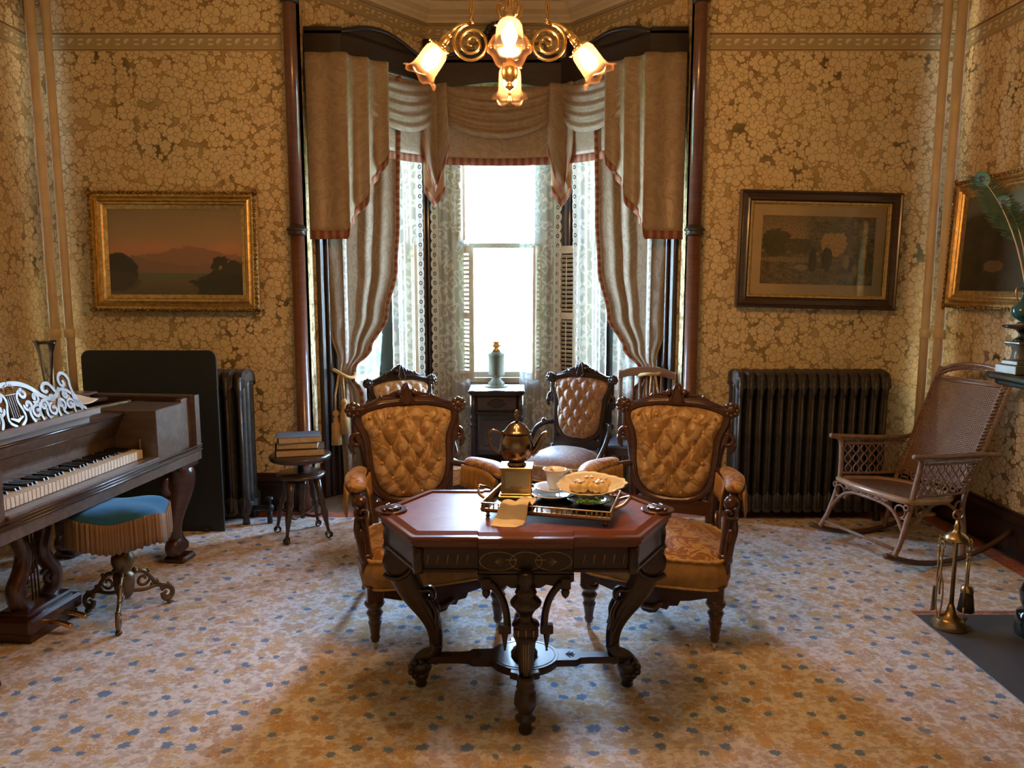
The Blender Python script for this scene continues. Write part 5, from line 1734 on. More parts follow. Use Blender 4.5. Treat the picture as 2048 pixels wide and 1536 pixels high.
# keys
NW = 42
kw = (U1-U0)/NW
Kf = None
for k in range(NW):
    u = U1-(k+.5)*kw     # bass at the near end
    if Kf is None:
        mb = MB(); mb.box((0, -.165, .678), (kw-.0028, .165, .044), 0, .0015); Kf = mb.build('white_key', M['ivory'], pn); o = Kf
        mb2 = MB()
    else:
        o = Kf.copy(); COL.objects.link(o); o.parent = pn
    o.location = (u, 0, 0)
Kb = None
for k in range(NW-1):
    if k % 7 in (2, 6): continue
    u = U1-(k+1)*kw
    if Kb is None:
        mb = MB()
        mb.prism([(-.132, .699), (-.138, .712), (-.245, .713), (-.245, .699)], -.0055, .0055, Matrix(((0, 1, 0, 0), (1, 0, 0, 0), (0, 0, 1, 0), (0, 0, 0, 1))), .0015)
        Kb = mb.build('black_key', M['ebony'], pn); o = Kb
    else:
        o = Kb.copy(); COL.objects.link(o); o.parent = pn
    o.location = (u, 0, 0)
pb_ = MB()
for u in (U0-.008, U1+.008): pb_.lathe([(.005, .67), (.005, .74), (.007, .745), (.004, .752)], (u, -.10, 0), 10)
pb_.build('key_post', M['oak'], pn)
# legs
def pleg(u, v):
    lg = MB()
    P = [(.0, .55), (-.018, .50), (-.03, .45), (-.012, .36), (.016, .27), (.030, .19), (.022, .12), (.0, .07)]
    Wd = [.075, .092, .088, .070, .052, .044, .048, .058]
    d = -1 if u < .5 else 1
    pts = smooth([(u-p*1.1*(-d)*-1 if False else u+d*(-p)*-1*-1, -v-p*.4, z) for p, z in P], 2)
    ws = [w[0] for w in smooth([(w_,) for w_ in Wd], 2)]
    lg.tube(pts, ws, 8, up=(1, 0, 0))
    lg.box((u, -v, .545), (.19, .19, .035), 0, .012)
    lg.box((u, -v, .018), (.13, .13, .036), 0, .012)
    for a in (0,):
        sp = spiral(u-d*.0, .085, .012, .045, 120, 480, 22)
        lg.tube([(x+.045*-d*-1*-1, -v, z) for x, z in sp], .022, 8, flat=1.8, up=(0, 1, 0))
    lg.tube(smooth([(u-d*.10, -v, .50), (u-d*.115, -v, .44), (u-d*.08, -v, .40)], 1), .02, 8)
    lg.build('cabriole_leg', M['mahogany'], pn)
pleg(.11, .10); pleg(.11, DEP-.12); pleg(LEN-.12, .10); pleg(LEN-.12, DEP-.12)
# pedal lyre
ly = MB()
LU, LV = .99, .27
for s in (-1, 1):
    P = smooth([(LU+s*.03, -LV, .555), (LU+s*.075, -LV, .51), (LU+s*.085, -LV, .44), (LU+s*.045, -LV, .36), (LU+s*.075, -LV, .29), (LU+s*.125, -LV, .23), (LU+s*.115, -LV, .16), (LU+s*.06, -LV, .12)], 2)
    ly.tube(P, .036, 8, up=(0, 1, 0))
    ly.tube([(x, -LV, z) for x, z in spiral(LU+s*.085, .21, .01, .045, 90, 90+s*420, 20)], .014, 6)
    ly.sph((LU+s*.06, -LV-.01, .50), (.035, .035, .03), 10, 7)
ly.sph((LU, -LV-.01, .525), (.05, .04, .035), 12, 8)
for k in range(3): ly.tube([(LU-.02+.02*k, -LV, .50), (LU-.02+.02*k, -LV, .14)], .004, 6)
ly.tube(smooth([(LU-.05, -LV-.02, .30), (LU, -LV-.03, .24), (LU+.05, -LV-.02, .30)], 2), .012, 6)
ly.build('pedal_lyre', M['mahogany'], pn)
lb = MB(); lb.box((LU, -LV, .075), (.34, .20, .07), 0, .012); lb.box((LU, -LV, .118), (.28, .15, .03), 0, .008); lb.box((LU, -LV, .025), (.30, .16, .05))
lb.build('lyre_base', M['mahogany'], pn)
for s in (-1, 1):
    pd = MB().tube(smooth([(LU+s*.05, -LV+.09, .06), (LU+s*.05, -LV+.16, .055), (LU+s*.05, -LV+.20, .04)], 1), .012, 8)
    pd.build('pedal', M['brass'], pn)
# fretwork music desk, leaning back
Fd = T(.665, -.19, .932) @ RX(15) @ Matrix(((1, 0, 0, 0), (0, -1, 0, 0), (0, 0, 1.04, 0), (0, 0, 0, 1)))
md = MB()
DW = .86
def strip(pts, wd=.012):
    # flat sawn ribbon in the plane of the desk
    P = [Vector((x, 0, z)) for x, z in pts]; m_ = len(P); vs = []; fs = []
    for i in range(m_):
        d = (P[min(i+1, m_-1)]-P[max(i-1, 0)]).normalized(); q = Vector((-d.z, 0, d.x))
        k = wd*(.45 if i in (0, m_-1) else 1.0)*.62
        for yy, ss in ((-.005, 1), (-.005, -1), (.005, -1), (.005, 1)):
            vs.append(Fd @ (P[i]+q*k*ss+Vector((0, yy, 0))))
    for i in range(m_-1):
        for k in range(4):
            k2 = (k+1) % 4
            fs.append((i*4+k, i*4+k2, i*4+4+k2, i*4+4+k))
    fs += [(3, 2, 1, 0), tuple((m_-1)*4+k for k in range(4))]
    md.add(vs, fs, False)
def half_desk(mir):
    f = (lambda L: [(DW-x, z) for x, z in L]) if mir else (lambda L: L)
    strip(f(smooth([(.005, .02), (.03, .035), (.055, .08), (.07, .13), (.062, .165), (.085, .198), (.12, .195), (.135, .16), (.115, .135), (.098, .15), (.108, .165)], 2)))
    strip(f(smooth([(.075, .10), (.10, .12), (.14, .13), (.165, .115), (.18, .14), (.20, .165), (.235, .165), (.25, .14), (.225, .125), (.215, .135)], 2)))
    strip(f(smooth([(.14, .135), (.175, .10), (.22, .095), (.26, .115), (.31, .16), (.37, .185), (.43, .19)], 2)), .016)
    for cx, cz, r, a in ((.05, .055, .020, 0), (.10, .055, .026, 90), (.155, .065, .028, 200), (.21, .05, .03, 20), (.26, .075, .026, 140), (.31, .055, .03, 60), (.30, .115, .024, 250), (.35, .09, .026, 300), (.115, .10, .016, 10), (.20, .10, .014, 0), (.36, .14, .022, 30)):
        strip(f(spiral(cx, cz, .006, r, a, a+430, 18)), .0105)
        md.sph(tuple(Fd @ Vector((*[(p[0]) for p in f([(cx, cz)])], 0, cz))), (.014, .005, .014), 8, 5)
    for x0, x1, z0, z1 in ((.03, .07, .02, .10), (.08, .06, .015, .075), (.13, .15, .012, .05), (.18, .16, .012, .09), (.24, .25, .012, .06), (.285, .28, .012, .09), (.335, .345, .012, .08)):
        strip(f(smooth([(x0, z0), ((x0+x1)/2+.014, (z0+z1)/2), (x1, z1)], 2)), .0105)
half_desk(False); half_desk(True)
md.put(MB().box((DW/2, 0, -.004), (DW+.02, .014, .036), 0, .003), Fd)
# central lyre motif
for s in (-1, 1):
    strip(smooth([(DW/2+s*.012, .012), (DW/2+s*.05, .035), (DW/2+s*.045, .075), (DW/2+s*.025, .12), (DW/2+s*.045, .155), (DW/2+s*.06, .15)], 2), .009)
for k in range(4): strip([(DW/2-.018+.012*k, .05), (DW/2-.018+.012*k, .145)], .0028)
strip([(DW/2-.03, .145), (DW/2+.03, .145)], .005); strip([(DW/2-.035, .05), (DW/2, .035), (DW/2+.035, .05)], .012)
for k in range(7):
    a = R(20+23.3*k); md.sph(tuple(Fd @ Vector((DW/2+.028*math.cos(a), 0, .165+.02*math.sin(a)))), (.010, .006, .010), 8, 5)
M['desk_sheen_wood'] = wood('desk_sheen_wood', (.16, .13, .13), (.22, .18, .17), .36, .6)  # paler than the case: window reflection on desk and ledge put into the base colour
mdo = md.build('music_desk', M['desk_sheen_wood'], pn, label='pierced fretwork music desk')
lg_ = MB().box((.665+DW/2-.0, -.168, .934), (DW+.03, .060, .014), 0, .004); lg_.box((.665+DW/2, -.20, .910), (DW, .03, .045)); lg_.box((.665+DW/2, -.137, .942), (DW+.03, .006, .03), 0, .002)
lg_.build('desk_ledge', M['desk_sheen_wood'], pn)

# things on the piano
vz = thing('bud_vase', 'tall flared clear glass vase standing on the piano near the left wall', 'vase', (-2.43, 4.0, .934))
MB().lathe([(.040, 0), (.042, .004), (.012, .012), (.010, .02), (.016, .05), (.024, .14), (.034, .24), (.046, .29), (.056, .31), (.053, .31), (.043, .288), (.031, .24), (.021, .14), (.012, .05), (.0, .03)], n=28, lobes=7, lob=.05).build('glass', M['clear_glass'], vz)
sh_ = thing('sheet_music', 'curled tan sheet of paper lying on the damper rail of the piano', 'paper', (-2.28, 3.86, .936), R(6))
def shp(u, v): return ((u-.5)*.26, (v-.5)*.22, .010+.022*math.sin(u*4+.4)*math.sin(v*2.2) + .012*v)
MB().grid(shp, 16, 16).build('sheet', M['paper'], sh_, solid=.001)

# ------------------------------------------------------------------ velvet piano stool
ps = thing('piano_stool', 'blue velvet piano stool with long fringe and cast bronze scroll legs', 'stool', (-1.80, 3.42, 0), R(12))
def cush(u, v):
    a = 2*PI*u; sq = 1/ (abs(math.cos(a))**6+abs(math.sin(a))**6)**(1/6)
    sq = min(sq, 1.16)
    r = v*.195*sq
    return (r*math.cos(a), r*math.sin(a)*.86, .505+.045*max(0, 1-v**3)**.6 - .014*math.cos(4*a)*v**3)
MB().grid(cush, 64, 14).build('velvet_seat', M['blue_velvet'], ps)
def skirt(u, v):
    x, y, z = cush(u, 1.0)
    w_ = .006*math.sin(u*2*PI*75)*(.5+.5*math.sin(u*31))
    return (x*(1.01+.02*v)+w_*x*4, y*(1.01+.02*v)+w_*y*4, z - .135*v - .004*math.sin(u*300)*v)
MB().grid(skirt, 450, 4, (1.25, .13)).build('fringe', M['stool_fringe'], ps, label='long tan thread fringe', solid=.003)
MB().lathe([(.15, .45), (.16, .46), (.16, .485)], n=32).build('seat_board', M['walnut_dark'], ps)
MB().lathe([(.020, .0+.09), (.030, .10), (.040, .12), (.045, .16), (.046, .20), (.038, .212), (.022, .22), (.040, .238), (.050, .265), (.048, .292), (.034, .312), (.020, .325), (.018, .36), (.03, .37), (.024, .40), (.06, .488)], n=24).build('pedestal', M['bronze_paint'], ps)
for k in range(3):
    Q = RZ(-72+120*k - 12)
    lg = MB()
    def sc_(L, r): lg.tube([Q @ Vector((x, 0, z)) for x, z in L], r, 8, flat=1.1)
    sc_(smooth([(.035, .20), (.07, .205), (.10, .19), (.125, .15), (.155, .115), (.185, .10), (.215, .085), (.225, .05), (.205, .022), (.175, .03), (.170, .06)], 2), .0095)
    sc_(smooth([(.04, .115), (.075, .105), (.11, .105), (.14, .11), (.165, .105), (.175, .075)], 2), .0085)
    sc_(spiral(.085, .155, .010, .036, 0, 420, 22), .007)
    sc_(spiral(.192, .055, .006, .030, 90, 480, 22), .007)
    sc_(spiral(.130, .118, .004, .016, 0, 380, 12), .006)
    for x, z in ((.05, .215), (.11, .19), (.15, .13), (.20, .098), (.055, .205)):
        lg.sph(tuple(Q @ Vector((x, 0, z))), (.011, .011, .012), 8, 6)
    lg.sph(tuple(Q @ Vector((.205, 0, .012))), (.016, .016, .012), 10, 6)
    lg.build('cast_leg', M['bronze_paint'], ps)

# ------------------------------------------------------------------ panel and radiators
pb2_ = thing('black_board', 'large black board with rounded corners standing behind the piano', 'board', (-2.205, 4.655, 0))
oo = [(-.41, 0), (.41, 0)] + arc(.36, 1.085, .05, 0, 90, 6) + arc(-.36, 1.085, .05, 90, 180, 6)
MB().prism(oo, -.008, .008, T(0, 0, .0), .003).build('panel', M['black_board'], pb2_)
for s in (-1, 1): MB().box((s*.30, .02, .012), (.03, .09, .024), 0, .003).build('foot', M['iron'], pb2_)

def radiator(name_label, x0, x1, n, y, h, mat):
    t = thing('radiator', name_label, 'radiator', ((x0+x1)/2, y, 0), 0, 'dark cast iron radiators')
    pitch = (x1-x0)/n
    first = None
    for k in range(n):
        x = x0-(x0+x1)/2+(k+.5)*pitch
        if first is None:
            mb = MB(); w2 = pitch*.46; d = .105
            # three columns joined by top and bottom hubs
            for yy in (-.075, 0, .075):
                mb.tube([(0, yy, .10), (0, yy, .2), (0, yy, h-.12), (0, yy, h-.045)], [w2*.95, w2*.78, w2*.78, w2*.95], 10)
                mb.tube([(0, yy-.028, .12), (0, yy-.030, h-.09)], w2*.35, 6)
            top = [(-.115, h-.12), (-.112, h-.05), (-.085, h-.012), (-.03, h), (.03, h), (.085, h-.012), (.112, h-.05), (.115, h-.12), (.07, h-.10), (0, h-.09), (-.07, h-.10)]
            Mt = Matrix(((0, 1, 0, 0), (1, 0, 0, 0), (0, 0, 1, 0), (0, 0, 0, 1)))
            mb.prism(top, -w2, w2, Mt, w2*.5)
            bot = [(-.112, .06), (-.112, .18), (-.06, .14), (.06, .14), (.112, .18), (.112, .06), (.05, .075), (-.05, .075)]
            mb.prism(bot, -w2, w2, Mt, w2*.5)
            # raised pointed ornaments at the head and foot of the front column
            mb.tube([(0, -.108, h-.04), (0, -.111, h-.14), (0, -.105, h-.21)], [w2*.55, w2*.5, .001], 6)
            mb.tube([(0, -.108, .09), (0, -.111, .15), (0, -.105, .22)], [w2*.5, w2*.45, .001], 6)
            first = mb.build('section', mat, t); o = first
        else:
            o = first.copy(); COL.objects.link(o); o.parent = t
        o.location = (x, 0, 0)
    for s in (-1, 1):
        for q in (-1, 1):
            MB().lathe([(.026, 0), (.022, .02), (.018, .06), (.022, .10)], (s*((x1-x0)/2-pitch*.5), q*.08, 0), 10).build('foot', mat, t)
    return t
rad1 = radiator('dark cast iron radiator partly hidden behind the black board', -2.40, -1.67, 9, 4.88, .995, M['radiator'])
mb = MB().tube([(.365, -.06, .10), (.46, -.06, .10)], .018, 10)
mb.sph((.47, -.06, .10), (.03, .026, .028), 12, 8); mb.tube([(.47, -.06, 0), (.47, -.06, .10)], .017, 10); mb.lathe([(.012, .10), (.012, .15), (.026, .155), (.026, .17), (.01, .175)], (.47, -.06, 0), 12)
mb.build('valve', M['iron'], rad1)
rad2 = radiator('dark cast iron radiator below the engraving on the right', 1.425, 2.42, 15, 4.965, .985, M['radiator'])

# ------------------------------------------------------------------ wooden screw stool with books
ws = thing('screw_stool', 'dark round wooden screw stool with claw feet carrying a stack of books', 'stool', (-1.285, 4.575, 0))
MB().lathe([(.165, .478), (.18, .484), (.176, .49), (.184, .498), (.182, .510), (.17, .516), (0, .517)], n=40).build('seat', M['walnut_dark'], ws)
MB().lathe([(.018, .40), (.018, .48), (.05, .481)], n=16).build('screw', M['steel'], ws)
MB().lathe([(.12, .372), (.142, .378), (.146, .388), (.138, .398), (.04, .402), (0, .402)], n=36).build('leg_disc', M['walnut_dark'], ws)
MB().lathe([(.012, .11), (.022, .122), (.022, .138), (.010, .15), (.022, .17), (.016, .20), (.026, .28), (.034, .372)], n=16).build('centre_post', M['walnut_dark'], ws)
for k in range(4):
    Q = RZ(-106+90*k)
    lg = MB()
    def at_(r, z): return Q @ Vector((r, 0, z))
    lg.tube([at_(.105, .375), at_(.125, .28), at_(.135, .22), at_(.145, .19), at_(.15, .17), at_(.158, .13), at_(.168, .08), at_(.176, .045)], [.022, .018, .024, .014, .022, .018, .011, .010], 10)
    lg.tube([at_(.0, .135), at_(.08, .128), at_(.15, .155)], .008, 6)
    L = lg.build('turned_leg', M['walnut_dark'], ws)
    cl = MB()
    for q in (-.6, 0, .6, 3.1):
        cl.tube([at_(.176, .05), at_(.176+.022*math.cos(q), .03)+Q.to_3x3() @ Vector((0, .022*math.sin(q), 0)), at_(.178+.018*math.cos(q), .012)+Q.to_3x3() @ Vector((0, .018*math.sin(q), 0))], .005, 5)
    cl.build('claw', M['iron'], L)
    MB().sph(tuple(at_(.178, .018)), .0185, 12, 8).build('glass_ball', M['porcelain'] if False else M['clear_glass'], L)
z = .517
for k, (w_, d_, h_, rz, mt, dx, lab) in enumerate(((.285, .20, .042, 14, 'book_brown', .0, 'thick brown book at the bottom of the stack on the screw stool'),
                                           (.245, .17, .036, 10, 'book_dark', -.012, 'dark book in the middle of the stack on the screw stool'),
                                           (.255, .175, .038, 17, 'book_blue', -.004, 'blue-grey book on top of the stack on the screw stool'))):
    bk = thing('book', lab, 'book', (-1.285+dx, 4.575, z), R(rz), 'stack of books on the screw stool')
    pg = MB().box((.004, -.004, h_/2), (w_-.012, d_-.004, h_-.008)); pg.build('pages', M['page'], bk)
    cv = MB()
    for zz in (.0015, h_-.0015): cv.box((0, 0, zz), (w_, d_+.004, .003))
    cv.tube([(-w_/2, -d_/2, h_/2), (-w_/2, d_/2, h_/2)], h_/2, 8, flat=.45, up=(1, 0, 0)) if False else cv.box((-w_/2+.0015, 0, h_/2), (.004, d_+.004, h_))
    cv.build('cover', M[mt], bk)
    z += h_
# ------------------------------------------------------------------ wicker rocking chair
rk = thing('wicker_rocking_chair', 'brown wicker rocking chair with woven cane back in the right corner', 'rocking chair', (2.038, 4.254, 0), R(-70.5))
def wt(mb, pts, r=.011, n=8, it=2): mb.tube(smooth(pts, it) if it else pts, r, n); return mb
for s in (-1, 1):
    rr = MB()
    P = [(s*.285, -.16+.022*0+i*.055, .0) for i in range(17)]
    cyc, rad = .26, 1.05
    P = [(s*.285, y, rad-math.sqrt(rad*rad-(y-cyc)**2)+.018) for y in [-.16+i*.058 for i in range(17)]]
    rr.tube(P, .022, 4, flat=.75, up=(0, 0, 1))
    rr.build('rocker', M['rocker_wood'], rk)
def zr(y): return 1.05-math.sqrt(1.05**2-(y-.26)**2)+.018
for s in (-1, 1):
    fl_ = MB(); wt(fl_, [(s*.28, -.10, zr(-.1)), (s*.272, -.04, .17), (s*.262, .02, .36), (s*.27, .03, .45), (s*.29, .045, .60), (s*.30, .02, .625), (s*.305, -.03, .635)], .015)
    fl_.build('front_leg', M['wicker'], rk)
    bl = MB(); wt(bl, [(s*.28, .40, zr(.4)), (s*.26, .42, .18), (s*.235, .41, .33), (s*.236, .52, .56), (s*.24, .72, 1.0), (s*.238, .735, 1.03)], .014)
    bl.build('back_post', M['wicker'], rk)
    # arm with woven wrap
    ar = MB(); wt(ar, [(s*.305, -.03, .635), (s*.295, .10, .622), (s*.275, .30, .607), (s*.255, .50, .60), (s*.30, .60, .598)], .014)
    for k in range(26):
        t_ = k/25; y = lerp(.06, .50, t_); x = s*lerp(.298, .256, t_); z = lerp(.624, .600, t_)
        ar.tube([(x-s*.012, y, z-.012), (x+s*.016, y+.004, z-.022), (x-s*.002, y+.008, z-.034)], .0045, 5)
    wt(ar, [(s*.292, .06, .583), (s*.275, .30, .567), (s*.256, .48, .560)], .007)
    wt(ar, [(s*.272, .05, .405), (s*.262, .25, .392), (s*.245, .42, .385)], .008)
    A_ = ar.build('arm', M['wicker'], rk)
    la = MB()
    for k in range(7):
        for d in (-1, 1):
            P = []
            for j in range(13):
                v = j/12
                t_ = (k+.5)/7 + d*.06*math.sin(v*PI*3)*1.0
                t_ = min(1, max(0, t_))
                P.append((s*(lerp(.29, .256, t_)*v+lerp(.27, .246, t_)*(1-v)), lerp(.06, .46, t_), lerp(.402, .582, v)-t_*.022))
            la.tube(P, .0042, 5)
    la.build('lattice', M['wicker'], A_)
# seat
sr = MB()
so_ = resample(smooth([(-.262, .0), (0, -.035), (.262, .0), (.275, .03), (.238, .43), (-.238, .43), (-.275, .03)], 2, True), 60)
def zs(y): return .375-.075*y
sr.tube([(x, y, zs(y)) for x, y in so_], .019, 8, closed=True)
sr.build('seat_rail', plain('worn_wicker_rail', (.36, .22, .12), .35, coat=.3, var=.25), rk)
sm_ = MB()
n = len(so_); vs = [(0, .2, zs(.2)-.01)]; uv = [(0, .2)]; fs = []
for j in range(1, 7):
    for x, y in so_:
        r = j/6; X, Y = x*r, .2+(y-.2)*r
        vs.append((X, Y, zs(Y)+.004-.014*(1-r))); uv.append((X, Y))
for q in range(n): fs.append((0, 1+q, 1+(q+1) % n))
for j in range(5):
    for q in range(n):
        a = 1+j*n+q; b = 1+j*n+(q+1) % n; fs.append((a, a+n, b+n, b))
sm_.add(vs, fs, True, uv)
sm_.build('woven_seat', M['cane'], rk)
# back: woven panel, border tubes, arched top
def bkp(x, t_):
    # t 0 bottom .. 1 top
    y = lerp(.43, .70, t_) - .012*math.cos(x/.24*PI/2); z = lerp(.40, .985, t_)
    return (x, y, z)
def bf(u, v):
    w_ = lerp(.20, .205, v)
    return bkp((u-.5)*2*w_, v)
MB().grid(bf, 10, 14, (.41, .64)).build('woven_back', M['cane'], rk)
bo = MB()
for s in (-1, 1):
    bo.tube([bkp(s*.208, i/10) for i in range(11)], .008, 6)
    for k in range(30):
        a = bkp(s*.206, k/30); b = bkp(s*.238, (k+.5)/30)
        bo.tube([a, ((a[0]+b[0])/2, a[1]-.012, (a[2]+b[2])/2+.004), b], .006, 5)
bo.tube([bkp(x, 0) for x in (-.22, 0, .22)], .010, 6); bo.tube([bkp(x, .96) for x in (-.235, -.1, .1, .235)], .010, 6)
AR = [(-.24, .72, 1.0), (-.20, .735, 1.03), (-.12, .745, 1.055), (0, .748, 1.065), (.12, .745, 1.055), (.20, .735, 1.03), (.24, .72, 1.0)]
for d in (0, .022):
    bo.tube(smooth([(x, y, z-d) for x, y, z in AR], 2), .011, 8)
for k in range(34):
    t_ = -.21+.42*k/33
    z = 1.062-.9*t_*t_
    bo.tube([(t_, .742, z-.022), (t_+.006, .735, z-.011), (t_+.012, .745, z)], .005, 5)
bo.build('back_border', M['wicker'], rk, label='braided wicker border of the back')
lc = MB()
for k in range(5):
    for j in range(2):
        c = bkp(-.16+.08*k, .0); 
        lc.tube([(c[0]+.03*math.cos(a), c[1]-.01, .355+.05*j*.9+.026*math.sin(a)) for a in [2*PI*i/14 for i in range(14)]], .004, 5, closed=True)
lc.build('loop_lattice', M['wicker'], rk)
# scrollwork under the seat
sc2 = MB()
wt(sc2, [(-.272, -.03, .20), (-.20, -.02, .30), (-.12, -.02, .335), (0, -.03, .34), (.12, -.02, .335), (.20, -.02, .30), (.272, -.03, .20)], .010)
for s in (-1, 1):
    for cx, cz, r in ((.222, .315, .034), (.262, .345, .014), (.245, .262, .018)):
        sc2.tube([(s*cx+r*math.cos(a), -.012, cz+r*math.sin(a)) for a in [2*PI*i/18 for i in range(18)]], .0055, 6, closed=True)
    wt(sc2, [(s*.265, .06, .25), (s*.25, .16, .33), (s*.245, .24, .345), (s*.25, .32, .33), (s*.262, .39, .24)], .009)
    for cy in (.09, .37):
        sc2.tube([(s*.258, cy+.028*math.cos(a), .315+.028*math.sin(a)) for a in [2*PI*i/16 for i in range(16)]], .0055, 6, closed=True)
for k in range(6):
    x = -.13+.052*k
    sc2.tube([(x-.026, -.03, .345), (x, -.032, .362), (x+.026, -.03, .345)], .005, 5)
    sc2.tube([(x-.026, -.03, .362), (x, -.032, .346), (x+.026, -.03, .362)], .005, 5)
sc2.build('scrollwork', M['wicker'], rk)
stc = MB(); stc.tube([(-.277, -.07, .12), (.277, -.07, .12)], .010, 8)
stc.build('stretcher', M['wicker'], rk)

# ------------------------------------------------------------------ fireplace
hs = thing('hearth_slab', 'grey slate hearth slab set in the carpet at the right', 'hearth', (2.375, 2.595, -.010))
MB().box((0, 0, .006), (.968, 1.68, .012), 0, .002).build('slab', M['slate'], hs)
mp = thing('mantelpiece', 'dark green-black marble mantelpiece at the right edge with bulbous columns', 'mantelpiece', (2.50, 2.60, .002))
sh = MB()
# shelf outline with rounded front corners
oo = arc(-.30, .78, .09, 90, 180, 8) + arc(-.30, -.78, .09, 180, 270, 8) + [(.36, -.87), (.36, .87)]
flat(sh, oo, 1.123, 1.153, .008); flat(sh, [(x*.96+.012, y*.97) for x, y in oo], 1.098, 1.123, .006)
sh.build('shelf', M['marble_black'], mp)
fb = MB()
fb.box((.17, 0, .984), (.38, 1.46, .228), 0, .006)
for s in (-1, 1): fb.box((.17, s*.60, .45), (.38, .30, .90), 0, .006)
fb.box((.30, 0, .45), (.10, 1.0, .90))
fb.build('surround', M['marble_black'], mp)
for s in (-1, 1):
    p = MB()
    p.lathe([(.085, .0), (.09, .02), (.085, .10), (.062, .12), (.075, .15), (.080, .19), (.066, .23), (.05, .25), (.062, .28), (.052, .30), (.050, .80), (.065, .83), (.08, .87), (.085, .93), (.10, .96), (.10, 1.0985)], (-.185, s*.62, 0), 20)
    p.build('column', M['marble_black'], mp)
pdl = thing('stone_pedestal', 'black stepped stone pedestal with grey blocks on the mantel shelf end', 'pedestal', (2.195, 3.31, 1.1555))
pdl.scale = (.92, .92, .85)
b = MB(); b.box((0, 0, .022), (.15, .13, .044), R(8), .003); b.box((0, 0, .055), (.11, .10, .022), R(8), .003)
b.build('grey_plinth', M['grey_stone'], pdl)
b = MB(); b.lathe([(.045, .066), (.040, .08), (.036, .11), (.042, .135), (.05, .15)], n=4, M=RZ(53)); b.box((0, 0, .156), (.105, .095, .012), R(8), .003)
b.build('pier', M['grey_stone'], pdl)
b = MB().lathe([(.04, .162), (.034, .172), (.018, .185), (.016, .205), (.03, .22), (.065, .228), (.085, .235), (.086, .243), (.05, .246), (0, .246)], n=28)
b.build('tazza', M['marble_black'], pdl)
vs_ = thing('ewer_vase', 'teal glazed ewer vase holding peacock feathers on the stone pedestal', 'vase', (2.195, 3.31, 1.1555+.246*.85+.0005))
vs_.scale = (.8, .8, .8)
MB().lathe([(.034, 0), (.036, .006), (.022, .014), (.024, .022), (.050, .04), (.062, .065), (.058, .092), (.034, .112), (.020, .125), (.017, .16), (.018, .185), (.027, .20), (.024, .20), (.013, .18), (0, .17)], n=28, lobes=8, lob=.025).build('body', M['teal'], vs_)
MB().tube(smooth([(-.022, .01, .19), (-.046, .012, .20), (-.044, .012, .16), (-.030, .01, .118)], 2), .0045, 8).build('handle', M['gold_plate'], vs_)
MB().lathe([(.036, -.0002), (.039, .003), (.036, .007)], n=28).build('foot_ring', M['gold_plate'], vs_)
def feather(tip, label, base=(2.196, 3.31, 1.1555+.246*.85+.14)):
    t = thing('peacock_feather', label, 'feather', base, 0, 'peacock feathers in the teal ewer')
    B = Vector(base); E = Vector(tip)-B
    mid = E*.5 + Vector((.05, 0, .08))
    def at(k): return (mid*(2*k*(1-k)) + E*k*k)
    P = [at(i/20) for i in range(21)]
    MB().tube(P, [.0042*(1-.7*i/20) for i in range(21)], 6).build('quill', M['feather_quill'], t)
    mb = MB(); rnd = random.Random(len(label))
    side0 = Vector((-.5, .86, 0))
    for i in range(150):
        k = .42+.58*i/149
        p = at(k); d = (at(min(1, k+.02))-at(k-.02)).normalized()
        for s in (-1, 1):
            sd = (side0*s + Vector((rnd.gauss(0, .12), rnd.gauss(0, .12), rnd.gauss(0, .1)))).normalized()
            L = (.085 if k < .85 else .07)*(.6+.5*rnd.random())*(1 if k < .97 else .5)
            e1 = p + (sd*.75+d*.55)*L*.5; e2 = p + (sd*.9+d*.65)*L + Vector((0, 0, -.012))
            mb.tube([p, e1, e2], .0010, 4, cap=False)
    mb.build('barbs', M['feather'], t)
    tp = at(.965); d = (at(1)-at(.93)).normalized()
    z = d; x = side0 - d*side0.dot(d); x.normalize(); y = z.cross(x)
    F = Matrix(((x.x, y.x, z.x, tp.x), (x.y, y.y, z.y, tp.y), (x.z, y.z, z.z, tp.z), (0, 0, 0, 1)))
    MB().put(MB().sph((0, 0, 0), (.034, .0025, .042), 20, 10), F).build('halo', M['feather_halo'], t)
    MB().put(MB().sph((0, -.0, .004), (.015, .0045, .018), 16, 8), F).build('eye', M['feather_eye'], t, label='dark blue eye spot of the feather')
def ptY(px, py, Y):
    dx = (px-1024)/1540.0; dy = (768-py)/1540.0; a = R(7.6)
    yy = math.cos(a)+dy*math.sin(a); zz = -math.sin(a)+dy*math.cos(a); t_ = Y/yy
    return (dx*t_, Y, 1.55+zz*t_)
feather((2.132, 3.6, 2.02), 'taller peacock feather with its eye against the gilt frame top')
feather((2.181, 3.5, 1.90), 'shorter peacock feather with its eye in front of the dark painting')

